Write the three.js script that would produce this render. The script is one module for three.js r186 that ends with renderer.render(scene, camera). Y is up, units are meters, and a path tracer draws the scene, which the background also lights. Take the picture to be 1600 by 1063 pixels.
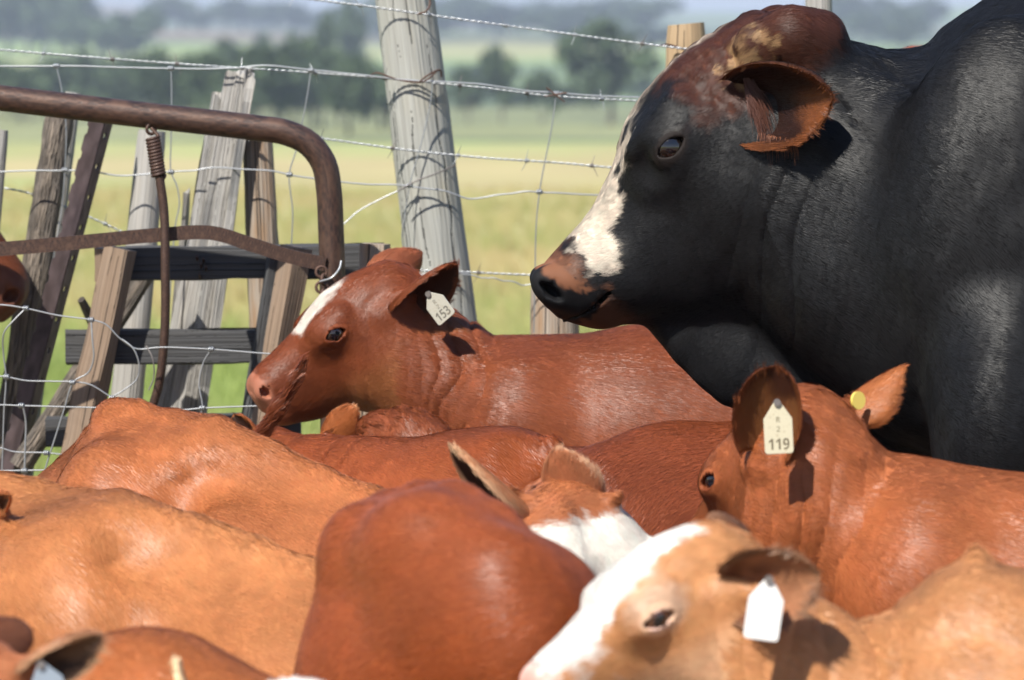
import * as THREE from 'three';
import { mergeGeometries } from 'three/addons/utils/BufferGeometryUtils.js';

// ---------------------------------------------------------------- camera, sky, sun, exposure
const FPX = 8000, EYE = 1.6, HORIZON = 40, PW = 1600, PH = 1063;        // focal length in photo pixels, eye height
const PITCH = Math.atan((PH / 2 - HORIZON) / FPX);
const scene = new THREE.Scene();
const camera = new THREE.PerspectiveCamera(2 * Math.atan(PH / 2 / FPX) * 180 / Math.PI, PW / PH, 0.5, 12000);
camera.position.set(0, EYE, 0);
camera.rotation.x = -PITCH;
camera.focus = 9.25;
camera.userData.fStop = 6.6;
const renderer = new THREE.WebGLRenderer({ antialias: true });
renderer.toneMapping = THREE.LinearToneMapping;
renderer.toneMappingExposure = 1.6;
renderer.shadowMap.enabled = true;

const SUN = new THREE.Vector3(-0.52, 1.12, 0.86).normalize();
const sun = new THREE.DirectionalLight(new THREE.Color(1, 0.95, 0.86), 5.0);
sun.name = 'sun';
sun.position.copy(SUN).multiplyScalar(60).add(new THREE.Vector3(0, 0, -9));
sun.target.position.set(0, 0.6, -9);
sun.castShadow = true;
sun.shadow.mapSize.set(4096, 4096);
Object.assign(sun.shadow.camera, { left: -6, right: 6, top: 6, bottom: -6, near: 1, far: 150 });
scene.add(sun, sun.target);
{ // clear midday sky, paler towards the horizon
  const W = 256, H = 128, data = new Float32Array(W * H * 4);
  for (let j = 0; j < H; j++) for (let i = 0; i < W; i++) {
    const el = Math.max(0, Math.sin(((j + 0.5) / H - 0.5) * Math.PI)), t = Math.pow(1 - el, 3.2), o = (j * W + i) * 4;
    data[o] = 0.085 + 0.47 * t; data[o + 1] = 0.165 + 0.45 * t; data[o + 2] = 0.36 + 0.34 * t; data[o + 3] = 1;
  }
  const sky = new THREE.DataTexture(data, W, H, THREE.RGBAFormat, THREE.FloatType);
  sky.mapping = THREE.EquirectangularReflectionMapping; sky.magFilter = sky.minFilter = THREE.LinearFilter; sky.needsUpdate = true;
  scene.background = sky; scene.environment = sky;
}

// ---------------------------------------------------------------- small helpers
function rng(seed) { let s = seed >>> 0; return () => { s = (s + 0x6D2B79F5) | 0; let t = Math.imul(s ^ (s >>> 15), 1 | s); t = (t + Math.imul(t ^ (t >>> 7), 61 | t)) ^ t; return ((t ^ (t >>> 14)) >>> 0) / 4294967296; }; }
const PERM = new Uint8Array(512); { const r = rng(7), p = [...Array(256).keys()]; for (let i = 255; i > 0; i--) { const j = Math.floor(r() * (i + 1)); [p[i], p[j]] = [p[j], p[i]]; } for (let i = 0; i < 512; i++) PERM[i] = p[i & 255]; }
function vnoise(x, y, z) {                                        // value noise, -1 .. 1
  const xi = Math.floor(x), yi = Math.floor(y), zi = Math.floor(z);
  let fx = x - xi, fy = y - yi, fz = z - zi; fx = fx * fx * (3 - 2 * fx); fy = fy * fy * (3 - 2 * fy); fz = fz * fz * (3 - 2 * fz);
  const X = xi & 255, Y = yi & 255, Z = zi & 255, h = (a, b, c) => PERM[PERM[PERM[a & 255] + (b & 255)] + (c & 255)] / 127.5 - 1;
  const l = (a, b, t) => a + (b - a) * t;
  return l(l(l(h(X, Y, Z), h(X + 1, Y, Z), fx), l(h(X, Y + 1, Z), h(X + 1, Y + 1, Z), fx), fy), l(l(h(X, Y, Z + 1), h(X + 1, Y, Z + 1), fx), l(h(X, Y + 1, Z + 1), h(X + 1, Y + 1, Z + 1), fx), fy), fz);
}
const fbm = (x, y, z, n = 3) => { let s = 0, a = 0.5; for (let i = 0; i < n; i++, a *= 0.5) { s += a * vnoise(x, y, z); x *= 2.03; y *= 2.03; z *= 2.03; } return s; };
const clamp = (x, a = 0, b = 1) => x < a ? a : x > b ? b : x;
const sstep = (a, b, x) => { const t = clamp((x - a) / (b - a)); return t * t * (3 - 2 * t); };
const lerp = (a, b, t) => a + (b - a) * t;
const V = (x, y, z) => new THREE.Vector3(x, y, z);
const mix3 = (a, b, t) => [lerp(a[0], b[0], t), lerp(a[1], b[1], t), lerp(a[2], b[2], t)];
// a photo pixel at a distance Z from the lens, as a place in the world
const CT = Math.cos(PITCH), ST = Math.sin(PITCH);
function ray(px, py) { const x = (px - PW / 2) / FPX, y = -(py - PH / 2) / FPX; return [x, y * CT - ST, -y * ST - CT]; }
function at(px, py, Z) { const d = ray(px, py), t = Z / -d[2]; return V(d[0] * t, EYE + d[1] * t, -Z); }
const taken = {};
function numbered(name) { const n = taken[name] = (taken[name] ?? -1) + 1; return n ? name + '_' + String(n).padStart(3, '0') : name; }
function tag(o, label, category, group) { o.userData.label = label; o.userData.category = category; if (group) o.userData.group = group; return o; }
function thing(name, label, category, group) { const o = new THREE.Group(); o.name = numbered(name); scene.add(o); return tag(o, label, category, group); }
function part(name, geometry, material, parent) { const m = new THREE.Mesh(geometry, material); m.name = name; m.castShadow = m.receiveShadow = true; parent.add(m); return m; }
function struct(name, geometry, material) { const m = part(name, geometry, material, scene); m.userData.kind = 'structure'; return m; }
// ---------------------------------------------------------------- bodies: a distance field of joined shapes, meshed once
const smin = (a, b, k) => { const h = k - Math.abs(a - b); return h > 0 ? Math.min(a, b) - h * h / (4 * k) : Math.min(a, b); };
const smax = (a, b, k) => -smin(-a, -b, k);
function table(stations, n) {                                     // [x, v1, v2 ...] rows -> evenly spaced monotone-cubic samples
  stations = stations.slice().sort((a, b) => a[0] - b[0]);
  const m = stations[0].length - 1, x0 = stations[0][0], x1 = stations[stations.length - 1][0], out = [];
  for (let c = 0; c < m; c++) {
    const X = stations.map(s => s[0]), Y = stations.map(s => s[c + 1]), N = X.length, D = [], T = [];
    for (let i = 0; i < N - 1; i++) D.push((Y[i + 1] - Y[i]) / (X[i + 1] - X[i]));
    for (let i = 0; i < N; i++) T.push(i === 0 ? D[0] : i === N - 1 ? D[N - 2] : D[i - 1] * D[i] <= 0 ? 0 : 2 * D[i - 1] * D[i] / (D[i - 1] + D[i]));
    const a = new Float32Array(n + 2); let k = 0;
    for (let j = 0; j <= n; j++) {
      const x = x0 + (x1 - x0) * j / n; while (k < N - 2 && x > X[k + 1]) k++;
      const h = X[k + 1] - X[k], t = (x - X[k]) / h, t2 = t * t, t3 = t2 * t;
      a[j] = (2 * t3 - 3 * t2 + 1) * Y[k] + (t3 - 2 * t2 + t) * h * T[k] + (-2 * t3 + 3 * t2) * Y[k + 1] + (t3 - t2) * h * T[k + 1];
    }
    a[n + 1] = a[n]; out.push(a);
  }
  return { x0, x1, n, out };
}
// a tube along x whose top, bottom and half width follow the stations
function loft(stations, { taper = 0, pow = 2, z0 = 0 } = {}) {
  const T = table(stations, 240), [tp, bt, wd] = T.out, sc = T.n / (T.x1 - T.x0);
  return (x, y, z) => {
    const over = x < T.x0 ? T.x0 - x : x > T.x1 ? x - T.x1 : 0, u = (clamp(x, T.x0, T.x1) - T.x0) * sc, i = u | 0, f = u - i;
    const t = tp[i] + (tp[i + 1] - tp[i]) * f, b = bt[i] + (bt[i + 1] - bt[i]) * f, w = wd[i] + (wd[i + 1] - wd[i]) * f;
    const h = (t - b) / 2, v = (y - (t + b) / 2) / h, ww = w * (1 + taper * clamp(v, -1, 1)), q = Math.abs((z - z0) / ww), av = Math.abs(v);
    const r = pow === 2 ? Math.sqrt(av * av + q * q) : Math.pow(Math.pow(av, pow) + Math.pow(q, pow), 1 / pow);
    const d = (r - 1) * Math.min(h, ww);
    return over > 0 ? Math.sqrt(over * over + Math.max(d, 0) ** 2) + Math.min(d, 0) * 0.0 : d;
  };
}
const ell = (c, r) => (x, y, z) => { x -= c[0]; y -= c[1]; z -= c[2]; const k0 = Math.sqrt(x * x / (r[0] * r[0]) + y * y / (r[1] * r[1]) + z * z / (r[2] * r[2])), k1 = Math.sqrt(x * x / r[0] ** 4 + y * y / r[1] ** 4 + z * z / r[2] ** 4); return k1 < 1e-9 ? -Math.min(r[0], r[1], r[2]) : k0 * (k0 - 1) / k1; };
const cone = (a, b, ra, rb) => { const dx = b[0] - a[0], dy = b[1] - a[1], dz = b[2] - a[2], l2 = dx * dx + dy * dy + dz * dz; return (x, y, z) => { x -= a[0]; y -= a[1]; z -= a[2]; const t = clamp((x * dx + y * dy + z * dz) / l2); return Math.hypot(x - dx * t, y - dy * t, z - dz * t) - lerp(ra, rb, t); }; };

class Body {
  constructor() { this.p = []; this.lo = [1e9, 1e9, 1e9]; this.hi = [-1e9, -1e9, -1e9]; this.fine = null; }
  grow(c, r) { for (let i = 0; i < 3; i++) { this.lo[i] = Math.min(this.lo[i], c[i] - r[i]); this.hi[i] = Math.max(this.hi[i], c[i] + r[i]); } }
  add(f, k, c, r, op = 0) { const R = Math.hypot(...r); this.p.push({ f, k, c, R, op }); if (op === 0) this.grow(c, r); return this; }
  loft(st, k = 0.02, o = {}) {
    const xs = st.map(s => s[0]), x0 = Math.min(...xs), x1 = Math.max(...xs), t = Math.max(...st.map(s => s[1])), b = Math.min(...st.map(s => s[2])), w = Math.max(...st.map(s => s[3])) * 1.3;
    return this.add(loft(st, o), k, [(x0 + x1) / 2, (t + b) / 2, o.z0 ?? 0], [(x1 - x0) / 2, (t - b) / 2, w]);
  }
  ell(c, r, k = 0.03) { return this.add(ell(c, r), k, c, r); }
  dent(c, r, k = 0.03) { return this.add(ell(c, r), k, c, r, 1); }
  cone(a, b, ra, rb, k = 0.03) { const m = Math.max(ra, rb); return this.add(cone(a, b, ra, rb), k, [0, 1, 2].map(i => (a[i] + b[i]) / 2), [0, 1, 2].map(i => Math.abs(a[i] - b[i]) / 2 + m)); }
  bump(f, c, r) { return this.add(f, 0, c, r, 2); }                 // a displacement (folds of skin) inside a ball
  d(x, y, z) {
    let d = 1e3;
    for (const q of this.p) {
      const dx = x - q.c[0], dy = y - q.c[1], dz = z - q.c[2];
      if (q.op === 2) { if (dx * dx + dy * dy + dz * dz < q.R * q.R && Math.abs(d) < 0.08) d += q.f(x, y, z); continue; }
      const lb = Math.sqrt(dx * dx + dy * dy + dz * dz) - q.R;
      if (q.op === 0) { if (lb > d + q.k) continue; d = smin(d, q.f(x, y, z), q.k || 1e-4); }
      else { if (lb > 0.03 + q.k) continue; d = smax(d, -q.f(x, y, z), q.k); }
    }
    return d;
  }
  axis(i, cell) {                                                  // fine steps inside the fine range, coarse elsewhere
    const lo = this.lo[i] - 3 * cell, hi = this.hi[i] + 3 * cell, a = [lo]; let x = lo;
    while (x < hi) { const f = this.fine && x > this.fine.lo[i] - cell && x < this.fine.hi[i]; x += f ? this.fine.cell : cell; a.push(x); }
    while ((a.length - 1) % 4) a.push(a[a.length - 1] + cell);
    return a;
  }
  mesh(cell) {
    const X = this.axis(0, cell), Y = this.axis(1, cell), Z = this.axis(2, cell), nx = X.length, ny = Y.length, nz = Z.length;
    const D = new Float32Array(nx * ny * nz).fill(NaN), id = (i, j, k) => (i * ny + j) * nz + k, B = 4, on = [];
    for (let i = 0; i < nx - 1; i += B) for (let j = 0; j < ny - 1; j += B) for (let k = 0; k < nz - 1; k += B) {
      const i1 = Math.min(i + B, nx - 1), j1 = Math.min(j + B, ny - 1), k1 = Math.min(k + B, nz - 1);
      const r = Math.hypot(X[i1] - X[i], Y[j1] - Y[j], Z[k1] - Z[k]) / 2;
      if (Math.abs(this.d((X[i] + X[i1]) / 2, (Y[j] + Y[j1]) / 2, (Z[k] + Z[k1]) / 2)) > r * 1.5 + 0.012) continue;
      on.push([i, j, k, i1, j1, k1]);
      for (let a = i; a <= i1; a++) for (let b = j; b <= j1; b++) for (let c = k; c <= k1; c++) { const n = id(a, b, c); if (D[n] !== D[n]) D[n] = this.d(X[a], Y[b], Z[c]); }
    }
    const vid = new Int32Array(nx * ny * nz).fill(-1), P = [], idx = [];
    const E = [[0, 0, 0, 1, 0, 0], [0, 1, 0, 1, 1, 0], [0, 0, 1, 1, 0, 1], [0, 1, 1, 1, 1, 1], [0, 0, 0, 0, 1, 0], [1, 0, 0, 1, 1, 0], [0, 0, 1, 0, 1, 1], [1, 0, 1, 1, 1, 1], [0, 0, 0, 0, 0, 1], [1, 0, 0, 1, 0, 1], [0, 1, 0, 0, 1, 1], [1, 1, 0, 1, 1, 1]];
    for (const [i0, j0, k0, i1, j1, k1] of on) for (let i = i0; i < i1; i++) for (let j = j0; j < j1; j++) for (let k = k0; k < k1; k++) {
      let n = 0, x = 0, y = 0, z = 0;
      for (const e of E) {
        const da = D[id(i + e[0], j + e[1], k + e[2])], db = D[id(i + e[3], j + e[4], k + e[5])];
        if ((da < 0) === (db < 0)) continue;
        const t = da / (da - db); n++;
        x += lerp(X[i + e[0]], X[i + e[3]], t); y += lerp(Y[j + e[1]], Y[j + e[4]], t); z += lerp(Z[k + e[2]], Z[k + e[5]], t);
      }
      if (n) { vid[id(i, j, k)] = P.length / 3; P.push(x / n, y / n, z / n); }
    }
    const quad = (a, b, c, d, flip) => { if (a < 0 || b < 0 || c < 0 || d < 0) return; flip ? idx.push(a, c, b, a, d, c) : idx.push(a, b, c, a, c, d); };
    for (const [i0, j0, k0, i1, j1, k1] of on) for (let i = i0; i < i1; i++) for (let j = j0; j < j1; j++) for (let k = k0; k < k1; k++) {
      const d0 = D[id(i, j, k)], s = d0 < 0;
      if (j && k && (D[id(i + 1, j, k)] < 0) !== s) quad(vid[id(i, j, k)], vid[id(i, j - 1, k)], vid[id(i, j - 1, k - 1)], vid[id(i, j, k - 1)], s);
      if (i && k && (D[id(i, j + 1, k)] < 0) !== s) quad(vid[id(i, j, k)], vid[id(i, j, k - 1)], vid[id(i - 1, j, k - 1)], vid[id(i - 1, j, k)], s);
      if (i && j && (D[id(i, j, k + 1)] < 0) !== s) quad(vid[id(i, j, k)], vid[id(i - 1, j, k)], vid[id(i - 1, j - 1, k)], vid[id(i, j - 1, k)], s);
    }
    const N = new Float32Array(P.length), h = 0.0015;
    for (let v = 0; v < P.length; v += 3) for (let it = 0; it < 2; it++) {
      const x = P[v], y = P[v + 1], z = P[v + 2];
      let gx = this.d(x + h, y, z) - this.d(x - h, y, z), gy = this.d(x, y + h, z) - this.d(x, y - h, z), gz = this.d(x, y, z + h) - this.d(x, y, z - h);
      const g = Math.hypot(gx, gy, gz) || 1, slope = g / (2 * h);
      if (it === 0) { const m = clamp(this.d(x, y, z) / Math.max(slope, 0.3), -cell * 0.5, cell * 0.5) / g; P[v] -= gx * m; P[v + 1] -= gy * m; P[v + 2] -= gz * m; }
      else { N[v] = gx / g; N[v + 1] = gy / g; N[v + 2] = gz / g; }
    }
    const geo = new THREE.BufferGeometry();
    geo.setAttribute('position', new THREE.BufferAttribute(new Float32Array(P), 3));
    geo.setAttribute('normal', new THREE.BufferAttribute(N, 3));
    geo.setIndex(idx);
    // check the winding once against the field's own gradient
    let agree = 0; for (let t = 0; t < idx.length; t += 3 * 97) { const [a, b, c] = [idx[t] * 3, idx[t + 1] * 3, idx[t + 2] * 3]; const e = [0, 1, 2].map(q => P[b + q] - P[a + q]), f = [0, 1, 2].map(q => P[c + q] - P[a + q]); agree += Math.sign((e[1] * f[2] - e[2] * f[1]) * N[a] + (e[2] * f[0] - e[0] * f[2]) * N[a + 1] + (e[0] * f[1] - e[1] * f[0]) * N[a + 2]); }
    if (agree < 0) for (let t = 0; t < idx.length; t += 3) { const s = idx[t]; idx[t] = idx[t + 1]; idx[t + 1] = s; }
    geo.setIndex(idx);
    return geo;
  }
}
// ---------------------------------------------------------------- land, far trees
const DROP = curveOf([[0, 0], [13, 0], [25, -0.12], [60, -0.62], [120, -1.75], [250, -4.2], [450, -8.0], [700, -10.2], [1000, -11.0], [1500, -6.5], [2000, -2.5], [3500, 6], [5200, 16], [7500, 22]]);
function curveOf(pts) { const xs = pts.map(p => p[0]); return x => { let k = 0; while (k < xs.length - 2 && x > xs[k + 1]) k++; let t = clamp((x - xs[k]) / (xs[k + 1] - xs[k])); return lerp(pts[k][1], pts[k + 1][1], t); }; }
function landY(x, z) { const d = Math.hypot(x, z); return DROP(d) + (d > 40 ? fbm(x / 60 + 3, z / 60, 1, 2) * Math.min(d / 400, 1) * 1.2 : 0) + (d > 1200 ? fbm(x / 500 + 9, z / 700, 5, 3) * Math.min((d - 1200) / 2000, 1) * 16 : 0); }
{
  const angs = []; for (let a = -180; a < -12; a += 4) angs.push(a); for (let a = -12; a < 12; a += 0.12) angs.push(a); for (let a = 12; a <= 180.01; a += 4) angs.push(a);
  const rad = [0.6]; while (rad[rad.length - 1] < 7500) rad.push(rad[rad.length - 1] * 1.032 + 0.02);
  const pos = [0, 0, 0], col = [0.2, 0.14, 0.09], uv = [0, 0], idx = [], na = angs.length;
  for (const r of rad) for (const a of angs) {
    const x = Math.sin(a * Math.PI / 180) * r, z = -Math.cos(a * Math.PI / 180) * r; pos.push(x, landY(x, z), z); uv.push(x, z);
    const n1 = fbm(x / 2.2, z / 2.6, 2, 3), n2 = fbm(x / 9 + 4, z / 22, 7, 3), n3 = fbm(x / 160 + 2, z / 300, 3, 3);
    let c;
    const green = [0.29, 0.36, 0.105], gold = [0.42, 0.35, 0.16], rose = [0.34, 0.25, 0.12], dirt = [0.17, 0.115, 0.07], crop = [0.22, 0.31, 0.085], dark = [0.055, 0.085, 0.045];
    if (r < 60) c = mix3(green, gold, clamp(sstep(18, 42, r) * 0.75 + n1 * 0.5 + n2 * 0.4)); else if (r < 260) c = mix3(mix3(gold, rose, clamp(0.35 + n2)), green, clamp(0.18 + n1 * 0.5 + n2 * 0.7 + sstep(150, 260, r) * 0.5));
    else if (r < 800) c = mix3(mix3(green, gold, 0.5), dark, clamp(-0.1 + n3 * 1.6)); else if (r < 1750) c = mix3(mix3(crop, dark, clamp(n3 * 1.8 - 0.05)), gold, clamp(-n3 * 1.2)); else c = mix3(mix3(dark, crop, clamp(0.12 + n3 * 2)), [0.28, 0.2, 0.13], clamp(-n3 * 2.2 - 0.05));
    if (-z < 10.9 || r < 11.2) c = mix3(dirt, c, sstep(10.6, 11.4, r)); const s = 1 + 0.2 * n1; col.push(c[0] * s, c[1] * s, c[2] * s);
  }
  for (let j = 0; j < na - 1; j++) idx.push(0, 1 + j + 1, 1 + j);
  for (let i = 0; i < rad.length - 1; i++) for (let j = 0; j < na - 1; j++) { const a = 1 + i * na + j, b = a + na; idx.push(a, a + 1, b + 1, a, b + 1, b); }
  const g = new THREE.BufferGeometry(); g.setAttribute('position', new THREE.BufferAttribute(new Float32Array(pos), 3)); g.setAttribute('color', new THREE.BufferAttribute(new Float32Array(col), 3)); g.setAttribute('uv', new THREE.BufferAttribute(new Float32Array(uv), 2));
  for (let t = 0; t < idx.length; t += 3) { const s = idx[t + 1]; idx[t + 1] = idx[t + 2]; idx[t + 2] = s; }
  g.setIndex(idx); g.computeVertexNormals(); { const n = g.attributes.normal; if (n.getY(500) < 0) { for (let t = 0; t < idx.length; t += 3) { const s = idx[t + 1]; idx[t + 1] = idx[t + 2]; idx[t + 2] = s; } g.setIndex(idx); g.computeVertexNormals(); } }
  struct('ground', g, new THREE.MeshStandardMaterial({ name: 'earth and pasture', vertexColors: true, roughness: 0.95 }));
}
{ // pasture grass beyond the fence
  const r = rng(21), pos = [], idx = [];
  for (let b = 0; b < 11; b++) { const a = r() * 6.283, x = Math.cos(a) * 0.10 * r(), z = Math.sin(a) * 0.10 * r(), hgt = 0.6 + 0.4 * r(), lx = (r() - 0.5) * 0.5, lz = (r() - 0.5) * 0.5, w = 0.008 + 0.006 * r(), k = pos.length / 3, cx = Math.cos(a * 3) * w, cz = Math.sin(a * 3) * w; pos.push(x - cx, 0, z - cz, x + cx, 0, z + cz, x + lx * 0.35 - cx * 0.8, hgt * 0.6, z + lz * 0.35 - cz * 0.8, x + lx * 0.35 + cx * 0.8, hgt * 0.6, z + lz * 0.35 + cz * 0.8, x + lx, hgt, z + lz); idx.push(k, k + 1, k + 2, k + 1, k + 3, k + 2, k + 2, k + 3, k + 4); }
  const g = new THREE.BufferGeometry(); g.setAttribute('position', new THREE.BufferAttribute(new Float32Array(pos), 3)); g.setIndex(idx); g.computeVertexNormals();
  const n = 26000, m = new THREE.InstancedMesh(g, new THREE.MeshPhysicalMaterial({ name: 'grass', roughness: 0.7, side: THREE.DoubleSide, transmission: 0.35, thickness: 0, specularIntensity: 0.3 }), n), M = new THREE.Matrix4(), Q = new THREE.Quaternion(), c = new THREE.Color();
  for (let i = 0; i < n; i++) {
    const d = 11.9 * Math.pow(75 / 11.9, r()), x = (r() - 0.5) * d * 0.30, y = landY(x, -d), k = 0.10 + 0.16 * r() * (1 + fbm(x / 3, d / 4, 1, 2)); Q.setFromAxisAngle(V(0, 1, 0), r() * 6.28); M.compose(V(x, y - 0.02, -d), Q, V(0.8 * k + 0.12, k, 0.8 * k + 0.12)); m.setMatrixAt(i, M);
    const t = clamp(sstep(17, 42, d) * 0.75 + fbm(x / 2.2, -d / 2.6, 2, 3) * 0.8 + (r() - 0.5) * 0.5), q = mix3([0.33, 0.40, 0.13], [0.53, 0.445, 0.235], t); m.setColorAt(i, c.setRGB(q[0], q[1], q[2]));
  }
  m.name = 'pasture_grass'; m.castShadow = m.receiveShadow = true; tag(m, 'soft yellow green pasture grass beyond the fence', 'grass'); m.userData.kind = 'stuff'; scene.add(m);
}
{ // far trees: three grown once, then copied
  const leaf = new THREE.MeshPhysicalMaterial({ name: 'far leaves', vertexColors: true, roughness: 0.85, side: THREE.DoubleSide, specularIntensity: 0.2 }), bark = new THREE.MeshStandardMaterial({ name: 'far bark', color: new THREE.Color().setRGB(0.10, 0.08, 0.06), roughness: 0.95 });
  const protos = [0, 1, 2].map(v => {
    const r = rng(100 + v), pos = [], col = [], idx = [], nor = [], lobes = [];
    for (let i = 0; i < 9; i++) lobes.push([(r() - 0.5) * 0.62, 0.36 + 0.48 * r(), (r() - 0.5) * 0.62, 0.13 + 0.12 * r()]);
    for (let i = 0; i < 620; i++) {
      const L = lobes[i % 9], a = r() * 6.283, u = r() * 2 - 1, q = Math.pow(r(), 0.4) * L[3], s = Math.sqrt(1 - u * u), c = V(L[0] + Math.cos(a) * s * q, L[1] + u * q * 0.9, L[2] + Math.sin(a) * s * q), w = 0.036 + 0.034 * r(), e1 = V(r() - 0.5, r() - 0.5, r() - 0.5).normalize(), e2 = V(r() - 0.5, r() - 0.5, r() - 0.5).cross(e1).normalize(), k = pos.length / 3, t = 0.7 + 0.6 * r();
      for (const [x, y] of [[-1, -0.6], [1, -0.6], [0.7, 0.7], [-0.7, 0.7]]) { const p = c.clone().addScaledVector(e1, x * w).addScaledVector(e2, y * w); pos.push(p.x, p.y, p.z); col.push(0.062 * t, 0.092 * t, 0.045 * t); }
      idx.push(k, k + 1, k + 2, k, k + 2, k + 3);
    }
    const crown = new THREE.BufferGeometry(); crown.setAttribute('position', new THREE.BufferAttribute(new Float32Array(pos), 3)); crown.setAttribute('color', new THREE.BufferAttribute(new Float32Array(col), 3)); crown.setIndex(idx); crown.computeVertexNormals();
    const tr = [new THREE.CylinderGeometry(0.018, 0.034, 0.5, 7).translate(0, 0.23, 0)];
    for (let i = 0; i < 4; i++) { const L = lobes[i], q = V(L[0], L[1], L[2]).sub(V(0, 0.38, 0)), l = q.length(), g = new THREE.CylinderGeometry(0.006, 0.014, l, 5).translate(0, l / 2, 0); g.applyQuaternion(new THREE.Quaternion().setFromUnitVectors(V(0, 1, 0), q.normalize())); g.translate(0, 0.38, 0); tr.push(g); }
    return { crown, trunk: mergeGeometries(tr) };
  });
  const r = rng(77);
  const grow = (px, pyBase, dist, wpx, hpx, label, group) => {
    const p = at(px, 300, dist), y = landY(p.x, -dist), t = thing('tree', label, 'tree', group), P = protos[Math.floor(r() * 3)], h = hpx * dist / FPX, w = wpx * dist / FPX;
    // stands on the land at that distance
    t.position.set(p.x, y - 0.02 * h, -dist); t.rotation.y = r() * 6.28; t.scale.set(w * 1.3, h * 1.6, w * 1.3); part('trunk', P.trunk, bark, t); part('crown', P.crown, leaf, t);
  };
  const row = (x0, x1, n, d0, d1, w0, w1, h0, h1, label, group) => { for (let i = 0; i < n; i++) grow(lerp(x0, x1, (i + 0.2 + 0.6 * r()) / n), 0, lerp(d0, d1, r()), lerp(w0, w1, r()), lerp(h0, h1, r()), label, group); };
  row(-40, 270, 15, 520, 700, 70, 120, 55, 85, 'blurred dark tree in the belt above the gate pipe at left', 'tree belt at left');
  row(250, 620, 18, 430, 620, 60, 105, 50, 95, 'blurred dark tree in the belt behind the split plank and leaning post', 'tree belt behind the leaning post');
  row(395, 560, 4, 700, 900, 40, 60, 70, 110, 'tall blurred tree rising over the belt left of the leaning post', 'tall trees left of the leaning post');
  row(700, 860, 3, 480, 560, 45, 65, 60, 85, 'small lone tree on the pasture right of the leaning post', 'lone trees right of the leaning post');
  row(610, 1010, 14, 640, 900, 40, 80, 22, 40, 'low scrub tree in the hazy line past the pasture', 'low scrub line past the pasture');
  grow(955, 0, 520, 120, 115, 'broad dark tree just left of the bull forehead', undefined);
  row(-40, 240, 9, 1250, 1600, 60, 95, 50, 85, 'hazy dark tree of the wood on the far left rise', 'wood on the far left rise');
  row(560, 1060, 20, 1500, 2300, 60, 110, 24, 40, 'bluish tree in the far hedge line above the green field', 'far hedge line');
  row(690, 980, 9, 3000, 3600, 50, 100, 22, 40, 'faint blue tree on the skyline left of the bull', 'skyline trees');
  row(240, 600, 12, 2100, 2900, 50, 90, 22, 40, 'faint bluish tree on the far ridge above the gate', 'far ridge trees');
  row(1290, 1470, 10, 1500, 2300, 40, 70, 30, 50, 'hazy tree behind the bull neck', 'trees behind the bull neck');
}
scene.fog = new THREE.FogExp2(new THREE.Color(0.68, 0.78, 0.93), 0.00027);
// ---------------------------------------------------------------- wood, wire, gate
function grainTexture(seed, opt = {}) {
  const W = 256, H = 512, c = new Uint8Array(W * H * 4), b = new Uint8Array(W * H * 4), r = rng(seed), o = seed * 3.7, cracks = [];
  for (let i = 0; i < (opt.cracks ?? 9); i++) cracks.push([r(), r(), 0.15 + 0.6 * r(), 0.002 + 0.004 * r()]);
  for (let j = 0; j < H; j++) for (let i = 0; i < W; i++) {
    const u = i / W, v = j / H, x = Math.cos(u * 6.283) * 1.6, y = Math.sin(u * 6.283) * 1.6, vv = v * 1.0;
    const pv = Math.abs(((v * 2) % 2) - 1);                        // mirrored along the length so that it repeats without a seam
    let g = 0.5 + 0.5 * (0.55 * vnoise(x * 9 + o, y * 9, pv * 2.5) + 0.30 * vnoise(x * 30 + o, y * 30, pv * 5) + 0.2 * vnoise(x * 70, y * 70 + o, pv * 8));
    const blot = 0.5 + 0.5 * fbm(x * 1.5 + o, y * 1.5, pv * 5, 3) * 1.6; let h = g, dark = 0;
    for (const k of cracks) { const wv = k[0] + 0.012 * vnoise(pv * 9, k[0] * 50, 1), du = Math.abs(((u - wv + 1.5) % 1) - 0.5), dv = Math.abs(pv - k[1]) / k[2]; if (dv < 1 && du < k[3] * (1 - dv)) { dark = 1; } }
    if (opt.bark) { const bk = fbm(x * 8 + o, y * 8, pv * 14, 4); g = clamp(0.5 + bk * 1.3); h = g; }
    const q = mix3(mix3(opt.a, opt.b, clamp(g)), opt.c ?? opt.b, clamp((blot - 0.45) * 1.6) * (opt.blot ?? 0.6)), s = (1 - 0.75 * dark), n = (j * W + i) * 4;
    for (let e = 0; e < 3; e++) c[n + e] = clamp(Math.pow(q[e] * s, 1 / 2.2)) * 255; c[n + 3] = 255; const hh = clamp(h * 0.75 + 0.2 - dark * 0.6) * 255; b[n] = b[n + 1] = b[n + 2] = hh; b[n + 3] = 255;
  }
  const mk = (d, srgb) => { const t = new THREE.DataTexture(d, W, H); t.wrapS = t.wrapT = THREE.RepeatWrapping; t.magFilter = THREE.LinearFilter; t.minFilter = THREE.LinearMipmapLinearFilter; t.generateMipmaps = true; if (srgb) t.colorSpace = THREE.SRGBColorSpace; t.needsUpdate = true; return t; };
  return { map: mk(c, true), bumpMap: mk(b, false) };
}
const wood = (name, seed, opt) => new THREE.MeshStandardMaterial({ name, roughness: 0.88, bumpScale: opt.depth ?? 0.004, ...grainTexture(seed, opt) });
const W_pale = wood('pale treated post', 1, { a: [0.20, 0.195, 0.175], b: [0.43, 0.435, 0.40], c: [0.38, 0.34, 0.24], cracks: 26, blot: 0.45, depth: 0.006 });
const W_grey = wood('silver weathered wood', 2, { a: [0.20, 0.19, 0.175], b: [0.47, 0.455, 0.43], c: [0.40, 0.36, 0.31], cracks: 16, depth: 0.006 });
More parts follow.
